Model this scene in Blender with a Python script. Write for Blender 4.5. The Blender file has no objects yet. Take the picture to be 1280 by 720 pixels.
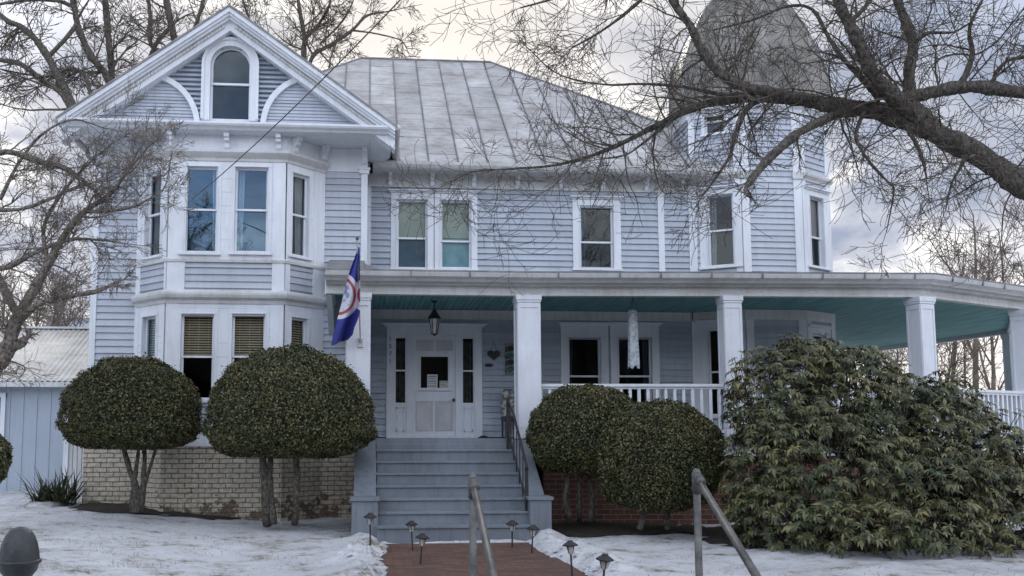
import bpy, math, random
from mathutils import Vector, Matrix
import numpy as np
R = math.radians
S = bpy.context.scene
COL = S.collection

# ------------------------------------------------------------------ camera model
FPX, CX, CY = 1150.0, 550.0, 432.0
YAW, PITCH, ZE = R(4.5), R(5.6), 0.045
cam_rot = Matrix.Rotation(-YAW, 3, 'Z') @ Matrix.Rotation(R(90) + PITCH, 3, 'X')
def ray(px, py):
    return cam_rot @ Vector(((px - CX) / FPX, -(py - CY) / FPX, -1.0))
def P(px, py, Y):
    d = ray(px, py); s = Y / d.y
    return Vector((d.x * s, Y, ZE + d.z * s))
def PX(px, Y, py=400): return P(px, py, Y).x
def PZ(py, Y, px=460): return P(px, py, Y).z

cd = bpy.data.cameras.new('camera'); cam = bpy.data.objects.new('camera', cd); COL.objects.link(cam)
cam.location = (0, 0, ZE); cam.rotation_euler = cam_rot.to_euler()
cd.sensor_width = 36; cd.lens = 36 * FPX / 1280
cd.shift_x = (640 - CX) / 1280; cd.shift_y = (CY - 360) / 1280
cd.clip_start = 0.05; cd.clip_end = 3000
S.camera = cam

# ------------------------------------------------------------------ materials
def nt(name):
    m = bpy.data.materials.new(name); m.use_nodes = True
    n = m.node_tree; b = n.nodes['Principled BSDF']
    return m, n, b
def N(n, t, **kw):
    x = n.nodes.new(t)
    for k, v in kw.items():
        if k in x.inputs: x.inputs[k].default_value = v
        else: setattr(x, k, v)
    return x
def ramp(n, stops):
    r = n.nodes.new('ShaderNodeValToRGB'); e = r.color_ramp.elements
    while len(e) < len(stops): e.new(0.5)
    for i, (p, c) in enumerate(stops):
        e[i].position = p; e[i].color = (c[0], c[1], c[2], 1) if len(c) == 3 else c
    return r
def mat(name, c1, c2=None, scale=3.0, rough=0.6, bump=0.0, bscale=30.0, detail=6, metallic=0.0, lo=0.35, hi=0.65, spec=0.4, stretch=None, coord='Object'):
    m, n, b = nt(name)
    tc = N(n, 'ShaderNodeTexCoord'); src = tc.outputs[coord]
    if stretch:
        mp = N(n, 'ShaderNodeMapping'); mp.inputs['Scale'].default_value = stretch
        n.links.new(src, mp.inputs['Vector']); src = mp.outputs[0]
    if c2 is not None:
        no = N(n, 'ShaderNodeTexNoise', Scale=scale, Detail=detail, Roughness=0.65)
        n.links.new(src, no.inputs['Vector'])
        r = ramp(n, [(lo, c1), (hi, c2)]); n.links.new(no.outputs['Fac'], r.inputs[0])
        n.links.new(r.outputs[0], b.inputs['Base Color'])
    else: b.inputs['Base Color'].default_value = (*c1, 1)
    b.inputs['Roughness'].default_value = rough; b.inputs['Metallic'].default_value = metallic
    b.inputs['Specular IOR Level'].default_value = spec
    if bump:
        nb = N(n, 'ShaderNodeTexNoise', Scale=bscale, Detail=5.0)
        n.links.new(src, nb.inputs['Vector'])
        bp = N(n, 'ShaderNodeBump', Strength=bump, Distance=0.045 if 'bark' in name else 0.02)
        n.links.new(nb.outputs['Fac'], bp.inputs['Height']); n.links.new(bp.outputs[0], b.inputs['Normal'])
    return m

M = {}
def paint(name, base, dirt, amt=0.5, grain=0.15):
    """old exterior paint: large tone drift, streaks of grime, small flaked spots"""
    m, n, b = nt(name)
    tc = N(n, 'ShaderNodeTexCoord'); o = tc.outputs['Object']
    a = N(n, 'ShaderNodeTexNoise', Scale=0.9, Detail=5.0, Roughness=0.6); n.links.new(o, a.inputs['Vector'])
    mp = N(n, 'ShaderNodeMapping'); mp.inputs['Scale'].default_value = (9, 9, 1.3); n.links.new(o, mp.inputs['Vector'])
    s = N(n, 'ShaderNodeTexNoise', Scale=1.0, Detail=6.0, Roughness=0.7); n.links.new(mp.outputs[0], s.inputs['Vector'])
    f = N(n, 'ShaderNodeTexNoise', Scale=26.0, Detail=4.0, Roughness=0.7); n.links.new(o, f.inputs['Vector'])
    r1 = ramp(n, [(0.35, (0, 0, 0)), (0.75, (1, 1, 1))]); n.links.new(a.outputs['Fac'], r1.inputs[0])
    r2 = ramp(n, [(0.45, (0, 0, 0)), (0.8, (1, 1, 1))]); n.links.new(s.outputs['Fac'], r2.inputs[0])
    r3 = ramp(n, [(0.62, (0, 0, 0)), (0.72, (1, 1, 1))]); n.links.new(f.outputs['Fac'], r3.inputs[0])
    ad = N(n, 'ShaderNodeMath', operation='ADD'); n.links.new(r1.outputs[0], ad.inputs[0]); n.links.new(r2.outputs[0], ad.inputs[1])
    mu = N(n, 'ShaderNodeMath', operation='MULTIPLY'); mu.inputs[1].default_value = amt; n.links.new(ad.outputs[0], mu.inputs[0])
    mx = N(n, 'ShaderNodeMix', data_type='RGBA'); n.links.new(mu.outputs[0], mx.inputs['Factor'])
    mx.inputs[6].default_value = (*base, 1); mx.inputs[7].default_value = (*dirt, 1)
    mg = N(n, 'ShaderNodeMath', operation='MULTIPLY'); mg.inputs[1].default_value = grain; n.links.new(r3.outputs[0], mg.inputs[0])
    m2 = N(n, 'ShaderNodeMix', data_type='RGBA'); n.links.new(mg.outputs[0], m2.inputs['Factor'])
    n.links.new(mx.outputs[2], m2.inputs[6]); m2.inputs[7].default_value = (dirt[0] * .5, dirt[1] * .5, dirt[2] * .45, 1)
    n.links.new(m2.outputs[2], b.inputs['Base Color'])
    if 'siding' in name:
        ge = N(n, 'ShaderNodeNewGeometry'); rr_ = ramp(n, [(0, (.86, .86, .87)), (.5, (.97, .97, .97)), (1, (1.06, 1.06, 1.05))]); n.links.new(ge.outputs['Random Per Island'], rr_.inputs[0])
        m4 = N(n, 'ShaderNodeMix', data_type='RGBA', blend_type='MULTIPLY'); m4.inputs['Factor'].default_value = 1; n.links.new(m2.outputs[2], m4.inputs[6]); n.links.new(rr_.outputs[0], m4.inputs[7]); n.links.new(m4.outputs[2], b.inputs['Base Color'])
    b.inputs['Roughness'].default_value = 0.55
    bp = N(n, 'ShaderNodeBump', Strength=0.25, Distance=0.01); n.links.new(f.outputs['Fac'], bp.inputs['Height']); n.links.new(bp.outputs[0], b.inputs['Normal'])
    return m
M['siding'] = paint('blue_grey_siding', (0.46, 0.495, 0.56), (0.29, 0.31, 0.345), 0.45, 0.25)
M['siding_warm'] = paint('grey_siding', (0.42, 0.47, 0.54), (0.28, 0.30, 0.34), 0.45, 0.25)
M['trim'] = paint('white_trim', (0.72, 0.75, 0.80), (0.47, 0.48, 0.50), 0.45, 0.35)
M['trim_dirty'] = paint('weathered_white_trim', (0.60, 0.61, 0.62), (0.36, 0.35, 0.32), 0.6, 0.5)
M['floor_paint'] = paint('blue_grey_floor_paint', (0.17, 0.195, 0.225), (0.08, 0.092, 0.11), 0.6, 0.5)
M['shed'] = paint('light_blue_shed_paint', (0.37, 0.42, 0.485), (0.27, 0.31, 0.37), 0.4, 0.2)
M['bark'] = mat('bark', (0.025, 0.021, 0.018), (0.21, 0.185, 0.155), 26, 0.9, 1.0, 30, lo=.34, hi=.74, stretch=(1.3, 1.3, .6))
M['bark_pale'] = mat('pale_bark', (0.04, 0.033, 0.027), (0.31, 0.27, 0.225), 20, 0.9, 1.0, 26, lo=.34, hi=.72)
M['twig'] = mat('twig_bark', (0.035, 0.028, 0.024), (0.16, 0.135, 0.11), 7, 0.9)
M['twig_pale'] = mat('pale_twig_bark', (0.10, 0.085, 0.075), (0.24, 0.21, 0.18), 5, 0.9)
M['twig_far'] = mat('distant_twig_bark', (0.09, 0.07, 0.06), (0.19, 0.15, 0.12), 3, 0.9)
M['iron'] = mat('black_iron', (0.012, 0.012, 0.014), (0.03, 0.03, 0.032), 20, 0.45)
M['pipe'] = mat('weathered_steel_pipe', (0.07, 0.072, 0.075), (0.17, 0.168, 0.16), 9, 0.5, 0.2, 60, metallic=0.6)
M['bollard'] = mat('dark_grey_cast_metal', (0.018, 0.022, 0.026), (0.05, 0.056, 0.06), 7, 0.42, 0.3, 60, stretch=(1, 1, .4))
M['plastic'] = mat('lamp_lens', (0.5, 0.5, 0.47), (0.3, 0.3, 0.28), 14, 0.3)
M['navy'] = None
M['curtain'] = mat('white_curtain', (0.55, 0.57, 0.58), (0.42, 0.44, 0.46), 4, 0.9)
M['shade'] = mat('pale_green_window_shade', (0.50, 0.56, 0.46), (0.42, 0.49, 0.41), 3, 0.9)
M['shade_cyan'] = mat('pale_cyan_curtain', (0.36, 0.60, 0.62), (0.25, 0.45, 0.5), 3, 0.9)
M['shade_dark'] = mat('dark_teal_curtain', (0.10, 0.17, 0.21), (0.07, 0.12, 0.16), 3, 0.9)
M['blind'] = mat('tan_blind', (0.66, 0.55, 0.38), (0.5, 0.42, 0.29), 8, 0.7)
M['navy_shade'] = mat('navy_shade', (.05, .075, .12), (.035, .055, .09), 3, .9)
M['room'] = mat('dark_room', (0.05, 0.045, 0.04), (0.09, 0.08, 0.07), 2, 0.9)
M['pinkshade'] = mat('pinkish_blind', (0.55, 0.46, 0.42), (0.48, 0.40, 0.38), 8, 0.8)

def glass(name, tint, refl, wav=0.02, gc=(0.82, 0.92, 1, 1)):
    m = bpy.data.materials.new(name); m.use_nodes = True; n = m.node_tree; n.nodes.clear()
    out = N(n, 'ShaderNodeOutputMaterial'); tr = N(n, 'ShaderNodeBsdfTransparent'); tr.inputs[0].default_value = (*tint, 1)
    gl = N(n, 'ShaderNodeBsdfGlossy', Roughness=0.02); gl.inputs[0].default_value = gc
    lw = N(n, 'ShaderNodeLayerWeight', Blend=0.12)
    mr = N(n, 'ShaderNodeMapRange'); mr.inputs['To Min'].default_value = refl; mr.inputs['To Max'].default_value = 0.9
    n.links.new(lw.outputs['Fresnel'], mr.inputs['Value'])
    mx = N(n, 'ShaderNodeMixShader'); n.links.new(mr.outputs[0], mx.inputs[0]); n.links.new(tr.outputs[0], mx.inputs[1]); n.links.new(gl.outputs[0], mx.inputs[2])
    tc = N(n, 'ShaderNodeTexCoord'); no = N(n, 'ShaderNodeTexNoise', Scale=2.2, Detail=1.0); n.links.new(tc.outputs['Object'], no.inputs['Vector'])
    bp = N(n, 'ShaderNodeBump', Strength=0.10, Distance=wav); n.links.new(no.outputs['Fac'], bp.inputs['Height']); n.links.new(bp.outputs[0], gl.inputs['Normal'])
    n.links.new(mx.outputs[0], out.inputs[0]); return m
M['glass'] = glass('window_glass', (0.68, 0.78, 0.84), 0.11, gc=(.55, .78, 1, 1))  # blue of the reflected sky put into the gloss colour
M['glass_dark'] = glass('clear_window_glass', (0.6, 0.64, 0.66), 0.03)
M['glass_porch'] = glass('porch_window_glass', (0.7, 0.72, 0.72), 0.02)

def brick_mat(name, b1, b2, mortar, peel=None, white=None):
    m, n, b = nt(name)
    uv = N(n, 'ShaderNodeUVMap'); uv.uv_map = 'UVMap'
    br = N(n, 'ShaderNodeTexBrick', Scale=1.0); br.inputs['Brick Width'].default_value = 0.235; br.inputs['Row Height'].default_value = 0.086
    br.inputs['Mortar Size'].default_value = 0.009; br.inputs['Mortar Smooth'].default_value = 0.2; br.inputs['Bias'].default_value = 0.0
    br.inputs['Color1'].default_value = (*b1, 1); br.inputs['Color2'].default_value = (*b2, 1); br.inputs['Mortar'].default_value = (*mortar, 1)
    wn = N(n, 'ShaderNodeTexNoise', Scale=7.0, Detail=3.0); n.links.new(uv.outputs[0], wn.inputs['Vector'])
    vm = N(n, 'ShaderNodeVectorMath', operation='MULTIPLY_ADD'); vm.inputs[1].default_value = (.03, .022, 0)
    n.links.new(wn.outputs['Color'], vm.inputs[0]); n.links.new(uv.outputs[0], vm.inputs[2]); n.links.new(vm.outputs[0], br.inputs['Vector'])
    col = br.outputs['Color']
    if peel:
        # paint lost in patches, more of them low down near the soil
        pn = N(n, 'ShaderNodeTexNoise', Scale=3.1, Detail=6.0, Roughness=0.7); n.links.new(uv.outputs[0], pn.inputs['Vector'])
        sp = N(n, 'ShaderNodeSeparateXYZ'); n.links.new(uv.outputs[0], sp.inputs[0])
        mr = N(n, 'ShaderNodeMapRange'); mr.inputs['From Min'].default_value = -1.35; mr.inputs['From Max'].default_value = -0.8
        mr.inputs['To Min'].default_value = 0.19; mr.inputs['To Max'].default_value = 0.0; n.links.new(sp.outputs[1], mr.inputs['Value'])
        ad = N(n, 'ShaderNodeMath', operation='ADD'); n.links.new(pn.outputs['Fac'], ad.inputs[0]); n.links.new(mr.outputs[0], ad.inputs[1])
        rp = ramp(n, [(0.635, (0, 0, 0)), (0.68, (.9, .9, .9))]); n.links.new(ad.outputs[0], rp.inputs[0])
        mx = N(n, 'ShaderNodeMix', data_type='RGBA'); n.links.new(rp.outputs[0], mx.inputs['Factor'])
        n.links.new(col, mx.inputs[6]); mx.inputs[7].default_value = (*peel, 1); col = mx.outputs[2]
        dn = N(n, 'ShaderNodeTexNoise', Scale=14.0, Detail=5.0); n.links.new(uv.outputs[0], dn.inputs['Vector'])
        r4 = ramp(n, [(0.35, (0.66, 0.63, 0.58)), (0.65, (1, 1, 1))]); n.links.new(dn.outputs['Fac'], r4.inputs[0])
        m3 = N(n, 'ShaderNodeMix', data_type='RGBA', blend_type='MULTIPLY'); m3.inputs['Factor'].default_value = 1
        n.links.new(col, m3.inputs[6]); n.links.new(r4.outputs[0], m3.inputs[7]); col = m3.outputs[2]
    n.links.new(col, b.inputs['Base Color']); b.inputs['Roughness'].default_value = 0.85
    bp = N(n, 'ShaderNodeBump', Strength=0.9, Distance=0.012, invert=True); n.links.new(br.outputs['Fac'], bp.inputs['Height']); n.links.new(bp.outputs[0], b.inputs['Normal'])
    return m
M['brick_white'] = brick_mat('white_painted_brick', (0.62, 0.56, 0.46), (0.54, 0.50, 0.42), (0.19, 0.175, 0.15), peel=(0.13, 0.085, 0.06))
M['brick_red'] = brick_mat('red_brick', (0.20, 0.085, 0.055), (0.13, 0.06, 0.045), (0.24, 0.22, 0.2))
M['brick_path'] = brick_mat('brown_brick_paving', (0.16, 0.075, 0.052), (0.075, 0.04, 0.03), (0.05, 0.045, 0.04))

def roof_mat():
    m, n, b = nt('weathered_metal_roof')
    uv = N(n, 'ShaderNodeUVMap'); uv.uv_map = 'UVMap'
    br = N(n, 'ShaderNodeTexBrick', Scale=1.0); br.inputs['Brick Width'].default_value = 1.45; br.inputs['Row Height'].default_value = 0.60
    br.inputs['Mortar Size'].default_value = 0.016; br.offset = 0.37; br.offset_frequency = 2
    br.inputs['Color1'].default_value = (0.37, 0.37, 0.375, 1); br.inputs['Color2'].default_value = (0.50, 0.50, 0.505, 1); br.inputs['Mortar'].default_value = (0.13, 0.13, 0.135, 1)
    rm = N(n, 'ShaderNodeMapping'); rm.inputs['Rotation'].default_value = (0, 0, R(90)); n.links.new(uv.outputs[0], rm.inputs['Vector']); n.links.new(rm.outputs[0], br.inputs['Vector'])
    tc = N(n, 'ShaderNodeTexCoord')
    a = N(n, 'ShaderNodeTexNoise', Scale=1.4, Detail=8.0, Roughness=0.7); n.links.new(tc.outputs['Object'], a.inputs['Vector'])
    mp = N(n, 'ShaderNodeMapping'); mp.inputs['Scale'].default_value = (2.0, 7.0, 7.0); n.links.new(tc.outputs['Object'], mp.inputs['Vector'])
    c = N(n, 'ShaderNodeTexNoise', Scale=1.6, Detail=6.0, Roughness=0.7); n.links.new(mp.outputs[0], c.inputs['Vector'])
    r = ramp(n, [(0.34, (0.66, 0.62, 0.58)), (0.48, (0.95, 0.94, 0.93)), (0.68, (1.22, 1.22, 1.24))]); n.links.new(a.outputs['Fac'], r.inputs[0])
    r2 = ramp(n, [(0.35, (0.78, 0.77, 0.76)), (0.6, (1.08, 1.08, 1.08))]); n.links.new(c.outputs['Fac'], r2.inputs[0])
    m1 = N(n, 'ShaderNodeMix', data_type='RGBA', blend_type='MULTIPLY'); m1.inputs['Factor'].default_value = 1
    n.links.new(br.outputs['Color'], m1.inputs[6]); n.links.new(r.outputs[0], m1.inputs[7])
    m2 = N(n, 'ShaderNodeMix', data_type='RGBA', blend_type='MULTIPLY'); m2.inputs['Factor'].default_value = 1
    n.links.new(m1.outputs[2], m2.inputs[6]); n.links.new(r2.outputs[0], m2.inputs[7]); n.links.new(m2.outputs[2], b.inputs['Base Color'])
    b.inputs['Roughness'].default_value = 0.42; b.inputs['Metallic'].default_value = 0.35
    bp = N(n, 'ShaderNodeBump', Strength=0.35, Distance=0.02); n.links.new(c.outputs['Fac'], bp.inputs['Height']); n.links.new(bp.outputs[0], b.inputs['Normal'])
    return m
M['roof'] = roof_mat()
M['seam'] = mat('roof_seam_metal', (0.12, 0.12, 0.125), (0.26, 0.26, 0.26), 3, 0.5, metallic=0.3)
M['dome'] = mat('tower_dome_metal', (0.075, 0.070, 0.062), (0.26, 0.25, 0.23), 2.8, 0.45, 0.4, 9, metallic=0.3, lo=.3, hi=.7, stretch=(1, 1, .45))
M['shed_roof'] = mat('pale_corrugated_roof', (0.50, 0.47, 0.42), (0.68, 0.66, 0.62), 1.6, 0.5, stretch=(1, 3, 3))

def ceiling_mat():
    m, n, b = nt('teal_beadboard'); uv = N(n, 'ShaderNodeUVMap'); uv.uv_map = 'UVMap'
    mp = N(n, 'ShaderNodeMapping'); mp.inputs['Scale'].default_value = (1, 1, 1); n.links.new(uv.outputs[0], mp.inputs['Vector'])
    w = N(n, 'ShaderNodeTexWave', Scale=3.2, wave_profile='SAW'); w.bands_direction = 'X'; n.links.new(mp.outputs[0], w.inputs['Vector'])
    r = ramp(n, [(0.0, (0.05, 0.11, 0.11)), (0.16, (0.18, 0.38, 0.38)), (1.0, (0.23, 0.45, 0.45))]); n.links.new(w.outputs['Fac'], r.inputs[0])
    mp2 = N(n, 'ShaderNodeMapping'); mp2.inputs['Scale'].default_value = (6, .5, 1); n.links.new(uv.outputs[0], mp2.inputs['Vector'])
    no = N(n, 'ShaderNodeTexNoise', Scale=1.5, Detail=6.0); n.links.new(mp2.outputs[0], no.inputs['Vector'])
    r2 = ramp(n, [(0.35, (0.72, 0.74, 0.74)), (0.7, (1.12, 1.12, 1.1))]); n.links.new(no.outputs['Fac'], r2.inputs[0])
    mx = N(n, 'ShaderNodeMix', data_type='RGBA', blend_type='MULTIPLY'); mx.inputs['Factor'].default_value = 1
    n.links.new(r.outputs[0], mx.inputs[6]); n.links.new(r2.outputs[0], mx.inputs[7]); n.links.new(mx.outputs[2], b.inputs['Base Color'])
    b.inputs['Roughness'].default_value = 0.7; b.inputs['Specular IOR Level'].default_value = .15
    return m
M['ceiling'] = ceiling_mat()

def leaf_mat(name, c1, c2, c3, rough=0.45):
    m, n, b = nt(name)
    g = N(n, 'ShaderNodeNewGeometry'); r = ramp(n, [(0, c1), (0.55, c2), (1, c3)]); n.links.new(g.outputs['Random Per Island'], r.inputs[0])
    tc = N(n, 'ShaderNodeTexCoord'); no = N(n, 'ShaderNodeTexNoise', Scale=1.6, Detail=3.0); n.links.new(tc.outputs['Object'], no.inputs['Vector'])
    r2 = ramp(n, [(0.3, (0.7, 0.85, 0.8)), (0.7, (1.25, 1.1, 0.95))]); n.links.new(no.outputs['Fac'], r2.inputs[0])
    mx = N(n, 'ShaderNodeMix', data_type='RGBA', blend_type='MULTIPLY'); mx.inputs['Factor'].default_value = 1
    n.links.new(r.outputs[0], mx.inputs[6]); n.links.new(r2.outputs[0], mx.inputs[7]); n.links.new(mx.outputs[2], b.inputs['Base Color'])
    b.inputs['Roughness'].default_value = rough; b.inputs['Specular IOR Level'].default_value = 0.35
    return m
M['holly'] = leaf_mat('clipped_leaf', (0.018, 0.025, 0.012), (0.070, 0.078, 0.034), (0.19, 0.17, 0.085))
M['rhodo'] = leaf_mat('rhododendron_leaf', (0.018, 0.025, 0.011), (0.055, 0.066, 0.028), (0.19, 0.175, 0.085), 0.5)
M['yucca'] = leaf_mat('blade_leaf', (0.02, 0.035, 0.018), (0.05, 0.065, 0.035), (0.15, 0.13, 0.08))

def snow_mat():
    m, n, b = nt('thin_snow'); tc = N(n, 'ShaderNodeTexCoord'); o = tc.outputs['Object']
    a = N(n, 'ShaderNodeTexNoise', Scale=0.55, Detail=9.0, Roughness=0.68); n.links.new(o, a.inputs['Vector'])
    f = N(n, 'ShaderNodeTexNoise', Scale=9.0, Detail=7.0, Roughness=0.75); n.links.new(o, f.inputs['Vector'])
    mp = N(n, 'ShaderNodeMapping'); mp.inputs['Scale'].default_value = (.9, 1.35, 1); n.links.new(o, mp.inputs['Vector'])
    st = N(n, 'ShaderNodeTexNoise', Scale=1.8, Detail=7.0, Roughness=0.7); n.links.new(mp.outputs[0], st.inputs['Vector'])
    ad = N(n, 'ShaderNodeMath', operation='MULTIPLY_ADD'); ad.inputs[1].default_value = 0.55; n.links.new(f.outputs['Fac'], ad.inputs[0]); n.links.new(st.outputs['Fac'], ad.inputs[2])
    r = ramp(n, [(0.60, (0.68, 0.69, 0.72)), (0.80, (0.57, 0.58, 0.60)), (0.90, (0.38, 0.37, 0.34)), (0.96, (0.16, 0.14, 0.10))]); n.links.new(ad.outputs[0], r.inputs[0])
    r2 = ramp(n, [(0.3, (0.84, 0.84, 0.86)), (0.7, (1.08, 1.08, 1.08))]); n.links.new(a.outputs['Fac'], r2.inputs[0])
    mx = N(n, 'ShaderNodeMix', data_type='RGBA', blend_type='MULTIPLY'); mx.inputs['Factor'].default_value = 1
    n.links.new(r.outputs[0], mx.inputs[6]); n.links.new(r2.outputs[0], mx.inputs[7]); n.links.new(mx.outputs[2], b.inputs['Base Color'])
    b.inputs['Roughness'].default_value = 0.6
    bp = N(n, 'ShaderNodeBump', Strength=0.8, Distance=0.05); n.links.new(f.outputs['Fac'], bp.inputs['Height'])
    bq = N(n, 'ShaderNodeBump', Strength=0.7, Distance=0.12); n.links.new(st.outputs['Fac'], bq.inputs['Height']); n.links.new(bq.outputs[0], bp.inputs['Normal'])
    n.links.new(bp.outputs[0], b.inputs['Normal']); return m
M['snow'] = snow_mat()
M['snowclump'] = mat('clean_snow', (0.52, 0.55, 0.60), (0.66, 0.68, 0.71), 5, 0.6, 0.8, 12)
M['mulch'] = mat('dark_mulch', (0.012, 0.010, 0.009), (0.05, 0.04, 0.03), 14, 0.95, 1.0, 40)
M['hill'] = mat('distant_hill', (0.30, 0.30, 0.32), (0.42, 0.40, 0.38), 0.05, 0.9)
M['asphalt'] = mat('asphalt', (0.045, 0.045, 0.048), (0.07, 0.07, 0.07), 8, 0.9, 0.5, 80)
M['stone'] = mat('stone_step', (0.20, 0.20, 0.195), (0.32, 0.31, 0.30), 6, 0.9, 0.6, 40)
M['white_paper'] = mat('paper', (0.6, 0.62, 0.6), (0.5, 0.52, 0.5), 9, 0.7)
M['ink'] = mat('blue_ink', (0.10, 0.15, 0.22), (0.2, 0.25, 0.3), 30, 0.7)

# ------------------------------------------------------------------ mesh helpers
class MB:
    def __init__(s): s.v = []; s.f = []
    def add(s, vs, fs):
        o = len(s.v); s.v.extend([tuple(x) for x in vs]); s.f.extend([tuple(i + o for i in f) for f in fs]); return s
    def box(s, x0, x1, y0, y1, z0, z1):
        return s.add([(x0,y0,z0),(x1,y0,z0),(x1,y1,z0),(x0,y1,z0),(x0,y0,z1),(x1,y0,z1),(x1,y1,z1),(x0,y1,z1)],
                     [(0,3,2,1),(4,5,6,7),(0,1,5,4),(1,2,6,5),(2,3,7,6),(3,0,4,7)])
    def fbox(s, F, u0, u1, z0, z1, d0, d1):
        pts = [F(u, z, d) for d in (d1, d0) for (u, z) in ((u0, z0), (u1, z0), (u1, z1), (u0, z1))]
        return s.add(pts, [(0,1,2,3),(5,4,7,6),(4,0,3,7),(1,5,6,2),(3,2,6,7),(4,5,1,0)])
    def fprism(s, F, poly, d0, d1):
        n = len(poly); a = [F(u, z, d1) for u, z in poly]; b = [F(u, z, d0) for u, z in poly]
        fs = [tuple(range(n)), tuple(reversed(range(n, 2 * n)))] + [(i, i + n, (i + 1) % n + n, (i + 1) % n) for i in range(n)]
        return s.add(a + b, fs)
    def vprism(s, poly, z0, z1):   # plan polygon, counter-clockwise
        n = len(poly); a = [(x, y, z1) for x, y in poly]; b = [(x, y, z0) for x, y in poly]
        return s.add(a + b, [tuple(range(n)), tuple(reversed(range(n, 2 * n)))] + [(i + n, (i + 1) % n + n, (i + 1) % n, i) for i in range(n)])
    def tube(s, pts, rad, n=6, cap=True):
        pts = [Vector(p) for p in pts]; m = len(pts)
        if not hasattr(rad, '__len__'): rad = [rad] * m
        t0 = (pts[1] - pts[0]).normalized()
        up = Vector((0, 0, 1)) if abs(t0.z) < .9 else Vector((1, 0, 0))
        a = t0.cross(up).normalized(); o = len(s.v)
        for i in range(m):
            t = (pts[min(i + 1, m - 1)] - pts[max(i - 1, 0)]).normalized()
            a = (a - t * a.dot(t)); a = a.normalized() if a.length > 1e-6 else t.orthogonal().normalized(); b = t.cross(a)
            for k in range(n):
                an = 2 * math.pi * k / n; q = pts[i] + (a * math.cos(an) + b * math.sin(an)) * rad[i]; s.v.append((q.x, q.y, q.z))
        for i in range(m - 1):
            for k in range(n):
                k2 = (k + 1) % n; s.f.append((o + i*n + k, o + i*n + k2, o + (i+1)*n + k2, o + (i+1)*n + k))
        if cap:
            s.f.append(tuple(o + k for k in reversed(range(n)))); s.f.append(tuple(o + (m-1)*n + k for k in range(n)))
        return s
    def lathe(s, prof, c, n=24, cap=True):
        o = len(s.v); m = len(prof)
        for r, z in prof:
            for k in range(n):
                a = 2 * math.pi * k / n; s.v.append((c[0] + r * math.cos(a), c[1] + r * math.sin(a), c[2] + z))
        for i in range(m - 1):
            for k in range(n):
                k2 = (k + 1) % n; s.f.append((o + i*n + k, o + i*n + k2, o + (i+1)*n + k2, o + (i+1)*n + k))
        if cap: s.f.append(tuple(o + k for k in reversed(range(n)))); s.f.append(tuple(o + (m-1)*n + k for k in range(n)))
        return s
    def mould(s, path, prof, closed=False):
        """sweep a (d outward, z) profile along a plan polyline with mitred corners"""
        m = len(path); n = len(prof); o = len(s.v)
        nor = []
        segs = m if closed else m - 1
        for i in range(segs):
            ax, ay = path[i]; bx, by = path[(i + 1) % m]; L = math.hypot(bx - ax, by - ay); nor.append(((by - ay) / L, -(bx - ax) / L))
        for i in range(m):
            if closed: n0 = nor[i - 1]; n1 = nor[i]
            else: n0 = nor[max(i - 1, 0)]; n1 = nor[min(i, segs - 1)]
            sx, sy = n0[0] + n1[0], n0[1] + n1[1]; k = 2 / (sx * sx + sy * sy)
            for d, z in prof: s.v.append((path[i][0] + sx * k * d, path[i][1] + sy * k * d, z))
        for i in range(segs):
            j = (i + 1) % m
            for k in range(n):
                k2 = (k + 1) % n; s.f.append((o + i*n + k, o + j*n + k, o + j*n + k2, o + i*n + k2))
        if not closed: s.f.append(tuple(o + k for k in range(n))); s.f.append(tuple(o + (m-1)*n + k for k in reversed(range(n))))
        return s
    def build(s, name, m, parent=None, smooth=False, bevel=0.0, uv=True):
        me = bpy.data.meshes.new(name); me.from_pydata(s.v, [], s.f); me.update()
        ms = m if isinstance(m, (list, tuple)) else [m]
        for x in ms: me.materials.append(M[x] if isinstance(x, str) else x)
        if smooth: me.polygons.foreach_set('use_smooth', [True] * len(me.polygons))
        if uv and len(me.polygons) < 60000:
            L = me.uv_layers.new(name='UVMap'); dat = np.zeros((len(me.loops), 2), dtype=np.float32)
            for p in me.polygons:
                nn = p.normal
                if abs(nn.z) > 0.9: t = Vector((1, 0, 0)); b = Vector((0, 1, 0))
                else: t = Vector((-nn.y, nn.x, 0)).normalized(); b = nn.cross(t) if abs(nn.z) > .2 else Vector((0, 0, 1))
                for li in p.loop_indices:
                    c = me.vertices[me.loops[li].vertex_index].co; dat[li] = (c.dot(t), c.dot(b))
            L.data.foreach_set('uv', dat.ravel())
        ob = bpy.data.objects.new(name, me); COL.objects.link(ob)
        if parent: 
            ob.parent = parent
            if parent.type == 'EMPTY' or True: ob.matrix_parent_inverse = world_of(parent).inverted()
        if bevel:
            bm = ob.modifiers.new('bevel', 'BEVEL'); bm.width = bevel; bm.segments = 2; bm.limit_method = 'ANGLE'
        return ob
def world_of(o):
    w = Matrix.LocRotScale(o.location, o.rotation_euler, o.scale)
    if o.parent: w = world_of(o.parent) @ o.matrix_parent_inverse @ w
    return w
def tag(o, label=None, cat=None, group=None, kind=None):
    if label: o['label'] = label
    if cat: o['category'] = cat
    if group: o['group'] = group
    if kind: o['kind'] = kind
    return o
def thing(name, loc, label, cat, group=None):
    o = bpy.data.objects.new(name, None); COL.objects.link(o); o.location = loc; o.empty_display_size = .2
    return tag(o, label, cat, group)
def copy_tree(o, parent=None):
    c = o.copy(); COL.objects.link(c)
    if parent: c.parent = parent
    for ch in [x for x in bpy.data.objects if x.parent == o]: copy_tree(ch, c)
    return c

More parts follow.
